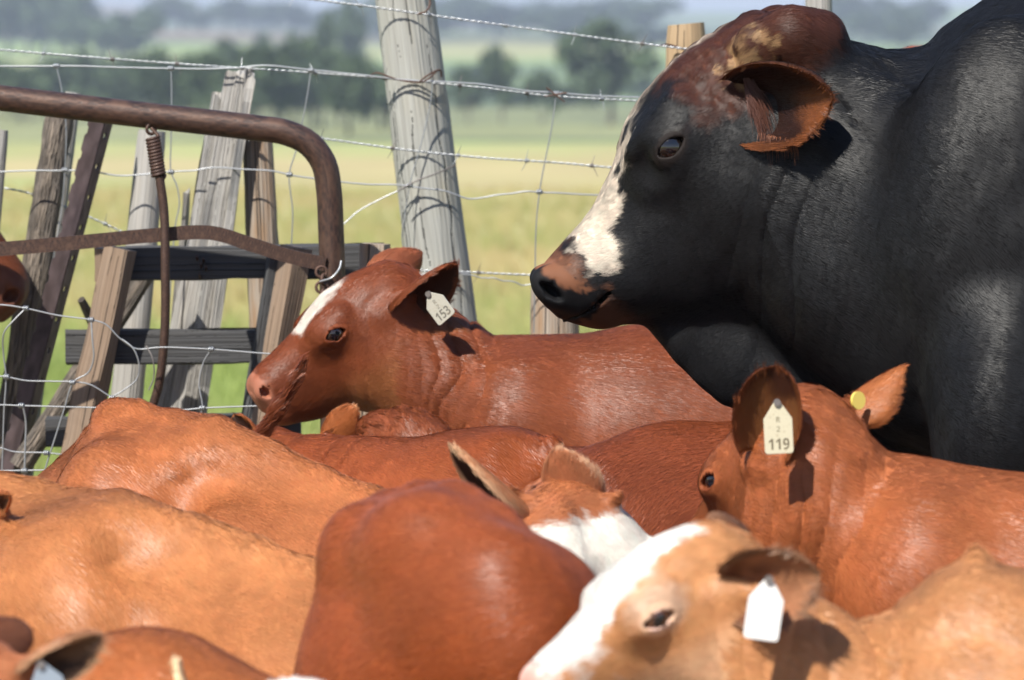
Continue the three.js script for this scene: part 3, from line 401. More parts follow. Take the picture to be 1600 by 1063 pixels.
function headField(o) {                                           // o: profile, eye [a, d], nostril, bull
  const base = loft(o.profile, { taper: o.taper ?? 0.14, pow: 2.25 }), [ea, ed] = o.eye, ez = o.eyeZ ?? 0.2;
  const orbit = ell([ea, ed - 0.004, ez - 0.045], [0.125, 0.085, 0.072]), lid = ell([ea, ed + 0.003, ez + 0.002], [(o.eyeOpen?.[0] ?? 0.06) * 1.38, (o.eyeOpen?.[1] ?? 0.034) * 1.7, o.lidOut ?? 0.045]);
  const brow = cone([ea - 0.11, ed + 0.055, ez - 0.03], [ea + 0.07, ed + 0.055, ez - 0.035], 0.03, 0.022);
  const EO = o.eyeOpen ?? [0.06, 0.034], up0 = ell([ea, ed - EO[1] * 0.55, ez + 0.04], [EO[0] * 1.12, EO[1] * 1.55, 0.075]), dn0 = ell([ea, ed + EO[1] * 0.75, ez + 0.04], [EO[0] * 1.2, EO[1] * 1.7, 0.075]), tl = o.eyeTilt ?? -0.22, tc = Math.cos(tl), tsn = Math.sin(tl);
  const open = (a, d, z) => { const x = a - ea, y = d - ed, a2 = ea + x * tc - y * tsn, d2 = ed + x * tsn + y * tc; return Math.max(up0(a2, d2, z), dn0(a2, d2, z)); };
  const crease = cone([ea - EO[0] * 1.25, ed + EO[1] * 1.15, ez + 0.052], [ea + EO[0] * 0.9, ed + EO[1] * 1.75, ez + 0.045], 0.007, 0.006);
  const cheek = ell([0.30, -0.36, 0.125], [0.22, 0.21, 0.085]), fossa = ell(o.fossa?.[0] ?? [ea + 0.13, ed - 0.06, 0.275], o.fossa?.[1] ?? [0.10, 0.055, 0.07]);
  const [na, nd, nz] = o.nostril, wing = ell([na, nd, nz - 0.01], o.wing ?? [0.062, 0.062, 0.048]), pit = ell([na + 0.012, nd, nz + 0.03], (o.pit ?? [0.024, 0.036, 0.045])), pit2 = cone([na - 0.035, nd + 0.018, nz + 0.05], [na + 0.02, nd + 0.0, nz + 0.03], 0.008, 0.02);
  const pad = ell([0.955, nd - 0.07, 0.0], [0.055, 0.085, 0.10]), lip = ell([0.93, o.mouth[0][1] - 0.065, 0], [0.075, 0.06, 0.085]);
  const m0 = o.mouth[0], m1 = o.mouth[1];
  const slit = (a, d, z) => { const dx = m1[0] - m0[0], dy = m1[1] - m0[1], t = clamp(((a - m0[0]) * dx + (d - m0[1]) * dy) / (dx * dx + dy * dy)); return Math.hypot(a - m0[0] - dx * t, d - m0[1] - dy * t + Math.sin(t * 3.1) * 0.012) - 0.0055 * (1 - 0.3 * t); };
  const temple = ell([0.16, -0.03, 0.245], [0.10, 0.06, 0.055]);
  return (a, d, z) => {
    z = Math.abs(z);
    let r = base(a, d, z);
    if (r > 0.3) return r;
    r = smin(r, orbit(a, d, z), 0.09); r = smin(r, cheek(a, d, z), 0.09); r = smin(r, brow(a, d, z), 0.05);
    r = smin(r, pad(a, d, z), 0.05); r = smin(r, lip(a, d, z), 0.04); r = smin(r, wing(a, d, z), 0.035);
    r = smax(r, -fossa(a, d, z), 0.06); r = smax(r, -temple(a, d, z), 0.05);
    r = smin(r, lid(a, d, z), 0.03); r = smax(r, -crease(a, d, z), 0.014); r = smax(r, -open(a, d, z), 0.007);
    r = smax(r, -pit(a, d, z), 0.012); r = smax(r, -pit2(a, d, z), 0.008); r = smax(r, -slit(a, d, z), 0.012);
    return r;
  };
}
const HEADS = {
  calf: { profile: CALF_HEAD, eye: [0.475, -0.03], eyeZ: 0.195, nostril: [0.945, -0.075, 0.092], mouth: [[1.02, -0.195], [0.80, -0.285]], ear: 1 },
  bull: { profile: BULL_HEAD, eye: [0.478, -0.035], eyeZ: 0.213, nostril: [0.985, -0.035, 0.105], mouth: [[1.05, -0.115], [0.90, -0.165]], eyeOpen: [0.042, 0.022], lidOut: 0.026, wing: [0.045, 0.062, 0.036], pit: [0.020, 0.044, 0.05], fossa: [[0.585, -0.012, 0.245], [0.055, 0.06, 0.06]] },
};
// an ear: a rolled leaf-shaped shell with thickness
function earGeometry(E, color) {
  const B = V(...E.b), T = V(...E.t), ax = T.clone().sub(B), len = ax.length(); ax.normalize();
  const n = V(...E.n); n.addScaledVector(ax, -n.dot(ax)).normalize();
  const ac = ax.clone().cross(n), NS = 26, NU = 18, W = E.w, pos = [], col = [], flow = [], idx = [], nor = [], roll = E.roll ?? [1.5, 0.75], droop = E.droop ? V(...E.droop) : null;
  const wid = s => W * Math.pow(Math.sin(Math.PI * (0.16 + 0.84 * Math.pow(s, E.skew ?? 1.0)) * 0.999 + 0.001), E.tipPow ?? 0.75);
  const pt = (s, u, off) => {
    const th = lerp(roll[0], roll[1], s), w = wid(s), ang = u * th, c = B.clone().addScaledVector(ax, len * s);
    const rad = w / th * 1.15 + off;
    c.addScaledVector(ac, rad * Math.sin(ang)).addScaledVector(n, (w / th * 1.15) - rad * Math.cos(ang));
    if (droop) c.addScaledVector(droop, s * s);
    return c;
  };
  for (let side = 0; side < 2; side++) for (let i = 0; i <= NS; i++) for (let j = 0; j <= NU; j++) {
    const s = i / NS, u = j / NU * 2 - 1, edge = Math.min(1, (1 - Math.abs(u)) * 4 + 0.12, (1 - s) * 8 + 0.1), p = pt(s, u, side ? (E.thick ?? 0.0055) * edge : -0.0005);
    pos.push(p.x, p.y, p.z);
    const rim = Math.max(sstep(0.78, 0.97, Math.abs(u)), sstep(0.92, 1.0, s));
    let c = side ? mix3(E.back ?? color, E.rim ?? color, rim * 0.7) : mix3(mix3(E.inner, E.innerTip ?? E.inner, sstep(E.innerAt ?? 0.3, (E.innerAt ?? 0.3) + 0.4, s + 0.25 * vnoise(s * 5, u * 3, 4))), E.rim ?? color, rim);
    if (E.paint) c = E.paint(s, u, side, c);
    const m = 1 + 0.16 * vnoise(s * 9, u * 7, side * 5 + B.x * 10); col.push(c[0] * m, c[1] * m, c[2] * m);
    flow.push(ax.x + ac.x * u * 0.5, ax.y + ac.y * u * 0.5, ax.z + ac.z * u * 0.5, side ? 0.6 : (E.innerHair ?? 1.0) * (0.45 + 0.35 * rim));
  }
  const st = (NS + 1) * (NU + 1), q = (a, b, c, d) => idx.push(a, b, c, a, c, d);
  for (let i = 0; i < NS; i++) for (let j = 0; j < NU; j++) { const a = i * (NU + 1) + j, b = a + 1, c = b + NU + 1, d = a + NU + 1; q(a, b, c, d); q(st + a, st + d, st + c, st + b); }
  for (let i = 0; i < NS; i++) { const a = i * (NU + 1), d = a + NU + 1; q(a, d, st + d, st + a); const b = a + NU, c = d + NU; q(b, st + b, st + c, c); }
  for (let j = 0; j < NU; j++) { const a = NS * (NU + 1) + j; q(a, a + 1, st + a + 1, st + a); q(j, st + j, st + j + 1, j + 1); }
  const g = new THREE.BufferGeometry();
  g.setAttribute('position', new THREE.BufferAttribute(new Float32Array(pos), 3)); g.setIndex(idx); g.computeVertexNormals();
  // face the inner sheet along n
  const nn = g.attributes.normal, mid = 13 * (NU + 1) + 9; if (nn.getX(mid) * n.x + nn.getY(mid) * n.y + nn.getZ(mid) * n.z < 0) { for (let t = 0; t < idx.length; t += 3) { const s = idx[t]; idx[t] = idx[t + 1]; idx[t + 1] = s; } g.setIndex(idx); g.computeVertexNormals(); }
  g.setAttribute('color', new THREE.BufferAttribute(new Float32Array(col), 3));
  return { g, flow };
}
// a tuft of short hairs lying along x
const tuftGeometry = (seed, blades, wide, spread) => {
  const r = rng(seed), pos = [], idx = [];
  for (let b = 0; b < blades; b++) {
    const z0 = (r() - 0.5) * spread, x0 = (r() - 0.5) * spread * 0.9 - 0.4, l = 0.75 + 0.5 * r(), lift = b < 1 ? 0.10 + 0.10 * r() : 0.022 + 0.045 * r() * r(), bend = (r() - 0.5) * 0.22, w = wide * (0.7 + 0.6 * r()), k = pos.length / 3, slant = (r() - 0.5) * 0.8;
    const P = (t, s) => pos.push(x0 + l * t, lift * l * (0.35 + 1.2 * t) + s * slant * w * (1 - t), z0 + bend * t * t + s * w * (1 - 0.6 * t));
    P(0, 1); P(0, -1); P(0.55, 1); P(0.55, -1); P(1, 0);
    idx.push(k, k + 1, k + 2, k + 1, k + 3, k + 2, k + 2, k + 3, k + 4);
  }
  const g = new THREE.BufferGeometry(); g.setAttribute('position', new THREE.BufferAttribute(new Float32Array(pos), 3)); g.setIndex(idx); g.computeVertexNormals(); return g;
};
const TUFT = tuftGeometry(3, 22, 0.022, 1.1);
const M_coat = new THREE.MeshPhysicalMaterial({ name: 'coat', vertexColors: true, roughness: 0.62, specularIntensity: 0.45 });
const M_hair = new THREE.MeshPhysicalMaterial({ name: 'coat hair', color: 0xffffff, roughness: 0.40, specularIntensity: 0.55, side: THREE.DoubleSide });
const M_blackhair = new THREE.MeshPhysicalMaterial({ name: 'black coat hair', color: 0xffffff, roughness: 0.48, specularIntensity: 0.6, side: THREE.DoubleSide });
const M_eye = new THREE.MeshPhysicalMaterial({ name: 'eye', vertexColors: true, roughness: 0.08, clearcoat: 1, clearcoatRoughness: 0.03 });
let hairTotal = 0;
function scatterHair(root, geo, flow, { density, length, seed, material = M_hair, minY = 0.42, vary = 0.10, dust = 0 }) {
  const P = geo.attributes.position.array, N = geo.attributes.normal.array, C = geo.attributes.color.array, I = geo.index.array, r = rng(seed), mats = [], cols = [];
  const ch = Math.cos(root.rotation.y), sh = Math.sin(root.rotation.y), a = V(), b = V(), c = V(), n = V(), f = V(), z = V(), m = new THREE.Matrix4(), ab = V(), ac = V();
  for (let t = 0; t < I.length; t += 3) {
    const i = I[t] * 3, j = I[t + 1] * 3, k = I[t + 2] * 3;
    if (P[i + 1] < minY) continue;
    a.fromArray(P, i); b.fromArray(P, j); c.fromArray(P, k);
    const area = ab.subVectors(b, a).cross(ac.subVectors(c, a)).length() / 2;
    // nothing is combed on the sides that no one standing near the lens could see
    const wn = [N[i] * ch + N[i + 2] * sh, N[i + 1], -N[i] * sh + N[i + 2] * ch]; if (wn[0] * -0.05 + wn[1] * 0.1 + wn[2] < -0.35) continue;
    let q = area * density / Math.pow(clamp(flow[I[t] * 4 + 3], 0.35, 1), 1.5); q = Math.floor(q) + (r() < q % 1 ? 1 : 0);
    while (q-- > 0) {
      let u = r(), v = r(); if (u + v > 1) { u = 1 - u; v = 1 - v; } const w = 1 - u - v, i4 = I[t] * 4, j4 = I[t + 1] * 4, k4 = I[t + 2] * 4;
      const L = w * flow[i4 + 3] + u * flow[j4 + 3] + v * flow[k4 + 3]; if (L < 0.08) continue;
      const x = w * a.x + u * b.x + v * c.x, y = w * a.y + u * b.y + v * c.y, zz = w * a.z + u * b.z + v * c.z;
      n.set(w * N[i] + u * N[j] + v * N[k], w * N[i + 1] + u * N[j + 1] + v * N[k + 1], w * N[i + 2] + u * N[j + 2] + v * N[k + 2]).normalize();
      f.set(w * flow[i4] + u * flow[j4] + v * flow[k4], w * flow[i4 + 1] + u * flow[j4 + 1] + v * flow[k4 + 1], w * flow[i4 + 2] + u * flow[j4 + 2] + v * flow[k4 + 2]);
      f.addScaledVector(n, -f.dot(n)); if (f.lengthSq() < 1e-6) f.set(n.y, -n.x, 0.01); f.normalize();
      z.crossVectors(f, n).normalize();
      const turn = (r() - 0.5) * 0.3 + 0.45 * vnoise(x * 6, y * 6, zz * 6) + 0.12 * vnoise(x * 31, y * 31, zz * 31), ct = Math.cos(turn), sn = Math.sin(turn), len = length * L * (0.75 + 0.5 * r());
      const fx = f.x * ct + z.x * sn, fy = f.y * ct + z.y * sn, fz = f.z * ct + z.z * sn; f.set(fx, fy, fz); z.crossVectors(f, n);
      m.set(f.x * len, n.x * len, z.x * len, x, f.y * len, n.y * len, z.y * len, y, f.z * len, n.z * len, z.z * len, zz, 0, 0, 0, 1);
      for (let e = 0; e < 16; e++) mats.push(m.elements[e]);
      const g = (1 + vary * (r() * 2 - 1)) * (1 + 0.12 * vnoise(x * 40, y * 90, zz * 60)), hue = 1 + 0.06 * (r() * 2 - 1);
      if (r() < dust) { const k = 0.12 + 0.3 * r(); cols.push(k, k * 0.86, k * 0.66); continue; }
      cols.push((w * C[i] + u * C[j] + v * C[k]) * g, (w * C[i + 1] + u * C[j + 1] + v * C[k + 1]) * g * hue, (w * C[i + 2] + u * C[j + 2] + v * C[k + 2]) * g * hue);
    }
  }
  const count = mats.length / 16, mesh = new THREE.InstancedMesh(TUFT, material, count);
  mesh.instanceMatrix = new THREE.InstancedBufferAttribute(new Float32Array(mats), 16); mesh.instanceColor = new THREE.InstancedBufferAttribute(new Float32Array(cols), 3);
  mesh.name = 'coat_hair'; mesh.userData.kind = 'stuff'; mesh.castShadow = mesh.receiveShadow = true; root.add(mesh); hairTotal += count;
}
const LEGS = { calf: 1, bull: 1.55 };
function animal(o) {
  const root = thing(o.name ?? 'calf', o.label, o.category ?? 'calf', o.group), h = o.heading * Math.PI / 180;
  const X = [Math.cos(h), 0, -Math.sin(h)], Nn = [Math.sin(h), 0, Math.cos(h)], O = [(o.px - PW / 2) / FPX * o.z0, 0, -o.z0];
  { const g = at(o.px, 600, o.z0); O[0] = g.x; }
  root.position.set(...O); root.rotation.y = h;
  // the place, in the animal's own frame, that a photo pixel shows on the upright plane zl to the side of its spine
  const S = (px, py, zl = 0) => {
    const d = ray(px, py), q = [O[0] + Nn[0] * zl, 0, O[2] + Nn[2] * zl], t = (Nn[0] * q[0] + Nn[2] * q[2]) / (Nn[0] * d[0] + Nn[2] * d[2]), P = [d[0] * t, EYE + d[1] * t, d[2] * t];
    return [(P[0] - O[0]) * X[0] + (P[2] - O[2]) * X[2], P[1], zl];
  };
  const B = new Body(), sc = o.size ?? 1;
  const spine = o.spine.map(s => { const p = S(s[0], s[1]); return [p[0], p[1], p[1] - s[2], s[3]]; });
  B.loft(spine, 0.02, { taper: o.taper ?? -0.12, pow: o.pow ?? 2.15 });
  // legs
  const G = LEGS[o.kind ?? 'calf'] * sc, leg = (x, y, z, rear) => {
    if (!rear) { B.cone([x, y, z * 0.9], [x + 0.01, 0.30 * G, z], 0.075 * G, 0.036 * G, 0.04); B.cone([x + 0.01, 0.30 * G, z], [x, 0.09 * G, z], 0.032 * G, 0.024 * G, 0.012); }
    else { B.cone([x + 0.04 * G, y, z * 0.9], [x + 0.09 * G, 0.46 * G, z], 0.12 * G, 0.075 * G, 0.05); B.cone([x + 0.09 * G, 0.46 * G, z], [x - 0.05 * G, 0.32 * G, z], 0.07 * G, 0.04 * G, 0.03); B.cone([x - 0.05 * G, 0.32 * G, z], [x - 0.02 * G, 0.09 * G, z], 0.034 * G, 0.025 * G, 0.012); }
    const fx = rear ? x - 0.02 * G : x; B.cone([fx, 0.09 * G, z], [fx + 0.03 * G, 0.03 * G, z], 0.03 * G, 0.034 * G, 0.012); B.cone([fx + 0.02 * G, 0.0265 * G, z], [fx + 0.05 * G, 0.0265 * G, z], 0.0265 * G, 0.0265 * G, 0.01);
  };
  if (o.legs) { const [xf, yf, xr, yr, zl] = o.legs; for (const s of [-1, 1]) { leg(xf, yf, s * zl, false); leg(xr, yr, s * zl, true); } }
  // head
  let H = null;
  if (o.head) {
    const q = o.head, kind = HEADS[q.kind ?? 'calf'], po = V(...S(...q.poll)), no = V(...S(...q.nose)), ex = no.clone().sub(po), L = q.L ?? ex.length(); ex.normalize();
    const up = V(...(q.up ?? [0, 1, 0])); const ey = up.addScaledVector(ex, -up.dot(ex)).normalize(), ez = ex.clone().cross(ey), f = headField({ ...kind, ...q.shape });
    H = { o: po, ex, ey, ez, L, kind: { ...kind, ...q.shape }, to: (x, y, z) => { x -= po.x; y -= po.y; z -= po.z; return [(x * ex.x + y * ex.y + z * ex.z) / L, (x * ey.x + y * ey.y + z * ey.z) / L, (x * ez.x + y * ez.y + z * ez.z) / L]; }, at: (a, d, z) => [po.x + (ex.x * a + ey.x * d + ez.x * z) * L, po.y + (ex.y * a + ey.y * d + ez.y * z) * L, po.z + (ex.z * a + ey.z * d + ez.z * z) * L] };
    const c = H.at(0.45, -0.22, 0);
    if (q.neck !== false) { const order = spine.slice().sort((u, v) => v[0] - u[0]), nk = order[q.neckAt ?? 2]; B.cone([nk[0], (nk[1] + nk[2]) / 2, 0], H.at(0.16, -0.27, 0), Math.min(nk[3] * 0.95, (nk[1] - nk[2]) * 0.45), q.neckR ?? 0.18 * L, 0.06); }
    B.add((x, y, z) => { const dx = x - po.x, dy = y - po.y, dz = z - po.z; return f((dx * ex.x + dy * ex.y + dz * ex.z) / L, (dx * ey.x + dy * ey.y + dz * ey.z) / L, (dx * ez.x + dy * ez.y + dz * ez.z) / L) * L; }, q.k ?? 0.045, c, [0.72 * L, 0.1 * L, 0.1 * L]);
    const lo = [1e9, 1e9, 1e9], hi = [-1e9, -1e9, -1e9];
    for (const a of [-0.1, 1.06]) for (const d of [-0.6, 0.14]) for (const z of [-0.24, 0.24]) H.at(a, d, z).forEach((v, i) => { lo[i] = Math.min(lo[i], v); hi[i] = Math.max(hi[i], v); });
    for (let i = 0; i < 3; i++) { B.lo[i] = Math.min(B.lo[i], lo[i]); B.hi[i] = Math.max(B.hi[i], hi[i]); }
    if (q.fine) B.fine = { lo, hi, cell: q.fine };
  }
  // where the sight line of a photo pixel first meets the skin, in the animal's frame, moved `deep` metres further in
  const hit = (px, py, deep = 0) => {
    const d = ray(px, py), l = Math.hypot(...d), toL = (x, y, z) => [(x - O[0]) * X[0] + (z - O[2]) * X[2], y, (x - O[0]) * Nn[0] + (z - O[2]) * Nn[2]]; let t = (o.z0 - 1.6) / -d[2];
    for (let i = 0; i < 400; i++) { const p = toL(d[0] * t, EYE + d[1] * t, d[2] * t), q = B.d(...p); if (q < 0.0008) break; t += Math.max(q * 0.6, 0.0008) / l; if (t * -d[2] > o.z0 + 1.6) break; }
    t += deep / l; return toL(d[0] * t, EYE + d[1] * t, d[2] * t);
  };
  const A = { root, S, B, H, spine, o, hit };
  for (const e of o.ears ?? []) { const b = V(...S(...e.b)), t = V(...S(...e.t)), ax = t.clone().sub(b), n = V(...e.n).normalize(), W = e.w; const q = b.clone().addScaledVector(n, -0.16 * W); B.cone(q.clone().addScaledVector(ax, -0.14).toArray(), q.clone().addScaledVector(ax, 0.30).toArray(), 0.60 * W, 0.18 * W, 0.022); }
  if (o.ridge) for (let i = 0; i < spine.length - 1; i++) { const [u, v] = [spine[i], spine[i + 1]]; if (Math.min(u[3], v[3]) > 0.1) B.cone([u[0], u[1] - 0.014, 0], [v[0], v[1] - 0.014, 0], o.ridge, o.ridge, 0.03); }
  o.extra?.(A);
  const geo = B.mesh(o.cell ?? 0.011);
  // colours and hair direction of the body
  const P = geo.attributes.position.array, N = geo.attributes.normal.array, n = P.length / 3, col = new Float32Array(n * 3), flow = [];
  for (let i = 0; i < n; i++) {
    const x = P[i * 3], y = P[i * 3 + 1], z = P[i * 3 + 2], hc = H ? H.to(x, y, z) : null;
    let c = o.color(x, y, z, hc, [N[i * 3], N[i * 3 + 1], N[i * 3 + 2]], A), len = 1;
    const s = 1 + 0.22 * fbm(x * 7 + 3, y * 9, z * 7, 3) + 0.09 * vnoise(x * 30, y * 45, z * 45) + (o.mottle ?? 0); col[i * 3] = c[0] * s; col[i * 3 + 1] = c[1] * s; col[i * 3 + 2] = c[2] * s;
    let f = [-1, -0.45, 0];
    if (hc && hc[0] > -0.1 && hc[0] < 1.1 && hc[1] > -0.65 && hc[1] < 0.25 && Math.abs(hc[2]) < 0.3) {
      const w = sstep(-0.1, 0.15, hc[0]); f = [lerp(f[0], -H.ex.x, w) - H.ey.x * 0.35 * w, lerp(f[1], -H.ex.y, w) - H.ey.y * 0.35 * w, lerp(f[2], -H.ex.z, w)];
      len = lerp(1, 0.62, w); if (hc[0] > 0.90) len *= 1 - sstep(0.9, 0.94, hc[0]);
      const e = H.kind.eye, de = Math.hypot((hc[0] - e[0]) / 1.3, hc[1] - e[1]); const eo = (H.kind.eyeOpen ?? [0.06])[0]; if (de < eo * 1.2) len *= sstep(eo * 0.75, eo * 1.2, de);
    }
    if (o.hairLen) len *= o.hairLen(x, y, z, hc);
    flow.push(f[0], f[1], f[2], len);
  }
  geo.setAttribute('color', new THREE.BufferAttribute(col, 3));
  const parts = [geo];
  for (const e of o.ears ?? []) {
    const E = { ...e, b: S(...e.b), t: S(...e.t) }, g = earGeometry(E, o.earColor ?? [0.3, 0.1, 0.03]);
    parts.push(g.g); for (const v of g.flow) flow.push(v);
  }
  const all = parts.length > 1 ? mergeGeometries(parts) : geo;
  A.body = part('body', all, o.material ?? M_coat, root);
  if (H && o.head.eyes !== false) for (const s of [-1, 1]) {
    const e = H.kind, r = (o.head.eyeR ?? 0.064) * H.L, g = new THREE.SphereGeometry(r, 32, 24), c = H.at(e.eye[0], e.eye[1], s * (e.eyeZ - (o.head.eyeIn ?? 0.013))), cl = [], ps = g.attributes.position;
    for (let i = 0; i < ps.count; i++) {                             // iris and a wide pupil on the outward side
      const p = V(ps.getX(i), ps.getY(i), ps.getZ(i)).divideScalar(r), u = p.dot(H.ex) * 1.0, v = p.dot(H.ey), w = p.dot(H.ez) * s, rr = Math.hypot(u, v), pupil = Math.hypot(u / 0.44, v / 0.30);
      const k = w < 0.1 ? [0.05, 0.03, 0.025] : pupil < 1 ? [0.004, 0.005, 0.008] : rr < 0.74 ? (o.iris ?? [0.022, 0.012, 0.008]) : rr < 0.82 ? [0.010, 0.007, 0.006] : [0.16, 0.10, 0.08]; cl.push(...k);
    }
    g.setAttribute('color', new THREE.BufferAttribute(new Float32Array(cl), 3)); const m = part('eye', g, M_eye, root); m.position.set(...c);
  }
  if (o.hair !== false) scatterHair(root, all, flow, { density: 18000, length: 0.0145, seed: Math.round(o.px * 7 + o.z0 * 1000), ...o.hair });
  o.after?.(A);
  return A;
}

// plastic ear tag with printed number, hanging in the animal's frame
const M_tag = new THREE.MeshPhysicalMaterial({ name: 'tag plastic', color: new THREE.Color().setRGB(0.74, 0.70, 0.56), roughness: 0.42 });
function earTag(A, { p, w, h, roll = 0, turn = 0, tip = 0, color = [0.74, 0.70, 0.56], text, small, label, neck = true, ink = '#4a4438' }) {
  const s = new THREE.Shape(), r = w * 0.12, sh = h * (neck ? 0.62 : 0.86); s.moveTo(-w / 2 + r, 0); s.lineTo(w / 2 - r, 0); s.quadraticCurveTo(w / 2, 0, w / 2, r); s.lineTo(w / 2, sh); s.lineTo(w * 0.13, h * 0.9); s.quadraticCurveTo(0, h, -w * 0.13, h * 0.9); s.lineTo(-w / 2, sh); s.lineTo(-w / 2, r); s.quadraticCurveTo(-w / 2, 0, -w / 2 + r, 0);
  const g = new THREE.ExtrudeGeometry(s, { depth: 0.0016, bevelEnabled: true, bevelSize: 0.0007, bevelThickness: 0.0006, bevelSegments: 2, curveSegments: 8 }); g.translate(0, -h, 0);
  let mat = M_tag.clone(), stain = rng(Math.round(w * 9e5 + roll * 1e3)); mat.name = 'tag plastic'; mat.color = new THREE.Color().setRGB(...color);
  {
    const cv = document.createElement('canvas'); cv.width = 256; cv.height = Math.round(256 * h / w); const c = cv.getContext('2d'), base = new THREE.Color().setRGB(...color); c.fillStyle = '#' + base.getHexString(THREE.SRGBColorSpace); c.fillRect(0, 0, cv.width, cv.height); c.fillStyle = ink; c.textAlign = 'center'; c.textBaseline = 'alphabetic';
    if (text) { c.globalAlpha = 0.85; c.font = 'bold ' + Math.round(256 * 0.52) + 'px sans-serif'; c.save(); c.translate(128, cv.height * 0.93); c.scale(0.92, 1.08); c.fillText(text, 0, 0); c.restore(); if (small) { c.globalAlpha = 0.55; c.font = 'bold 74px sans-serif'; small.forEach((q, i) => c.fillText(q, 128, cv.height * (0.44 + i * 0.17))); } }
    for (let i = 0; i < 130; i++) { c.globalAlpha = 0.03 + 0.10 * stain(); c.fillStyle = stain() < 0.6 ? '#6b5230' : '#8a7a5a'; const x = stain() * 256, y = stain() * cv.height, q = 2 + 22 * stain() * stain(); c.beginPath(); c.ellipse(x, y, q, q * (0.3 + 0.7 * stain()), stain() * 6, 0, 7); c.fill(); }
    for (let i = 0; i < 14; i++) { c.globalAlpha = 0.16; c.strokeStyle = '#5a4a34'; c.lineWidth = 1 + 2 * stain(); const x = stain() * 256, y = stain() * cv.height; c.beginPath(); c.moveTo(x, y); c.lineTo(x + (stain() - 0.5) * 90, y + (stain() - 0.5) * 90); c.stroke(); }
    c.globalAlpha = 1;
    const t = new THREE.CanvasTexture(cv); t.colorSpace = THREE.SRGBColorSpace; t.magFilter = THREE.LinearFilter; const u = g.attributes.uv, ps = g.attributes.position; for (let i = 0; i < u.count; i++) u.setXY(i, ps.getX(i) / w + 0.5, ps.getY(i) / h + 1); mat.map = t; mat.color = new THREE.Color(1, 1, 1);
  }
  const m = part('ear_tag', g, mat, A.root); if (label) m.userData.label = label;
  // the plate faces the lens side: turn back the animal's heading first
  m.position.set(...p); m.rotation.order = 'YXZ'; m.rotation.set(tip, -A.root.rotation.y + turn, roll);
  const st = part('stud', new THREE.CylinderGeometry(w * 0.13, w * 0.13, 0.006, 14).rotateX(Math.PI / 2).translate(0, -h * 0.08, 0.003), M_oldwire, m); return m;
}
function strands(A, roots, { n, r0 = 0.0008, seed, color, drop, sway, name = 'ear_hair' }) {          // long hairs from a row of roots
  const q = rng(seed), gs = [], mat = new THREE.MeshPhysicalMaterial({ name: 'long hair', color: new THREE.Color().setRGB(...color), roughness: 0.42, specularIntensity: 0.6, side: THREE.DoubleSide }), c = new THREE.CatmullRomCurve3(roots.map(p => V(...p)));
  for (let i = 0; i < n; i++) { const u = q(), a = c.getPoint(u), l = drop[0] + drop[1] * q(), out = V(sway[0] * (0.6 + 0.6 * q()), sway[1], sway[2] * (0.4 + q() * 0.9)), j = V((q() - 0.5) * 0.012, (q() - 0.5) * 0.01, (q() - 0.5) * 0.014); a.add(j.clone().multiplyScalar(0.5)); const m = a.clone().addScaledVector(out, l * 0.5).add(V(0, -l * 0.25, 0)).add(j), e = a.clone().addScaledVector(out, l * 0.62).add(V(0, -l * 0.95, 0)).addScaledVector(j, 1.4), k = new THREE.QuadraticBezierCurve3(a, m, e), pos = [], idx = []; for (let t = 0; t <= 6; t++) { const p = k.getPoint(t / 6), w = r0 * (1 - t / 6.6); pos.push(p.x - w, p.y, p.z - w * 0.5, p.x + w, p.y, p.z + w * 0.5); if (t < 6) { const o = t * 2; idx.push(o, o + 1, o + 3, o, o + 3, o + 2); } } const g = new THREE.BufferGeometry(); g.setAttribute('position', new THREE.BufferAttribute(new Float32Array(pos), 3)); g.setIndex(idx); gs.push(g); }
  const g = mergeGeometries(gs); g.computeVertexNormals(); part(name, g, mat, A.root).userData.kind = 'stuff';
}
// ---------------------------------------------------------------- the herd
const curve = (pts) => { const T = table(pts, 64); return x => { const u = (clamp(x, T.x0, T.x1) - T.x0) / (T.x1 - T.x0) * 64, i = u | 0; return lerp(T.out[0][i], T.out[0][i + 1], u - i); }; };
const isHead = hc => hc && hc[0] > -0.12 && hc[0] < 1.1 && hc[1] > -0.7 && hc[1] < 0.3 && Math.abs(hc[2]) < 0.32;
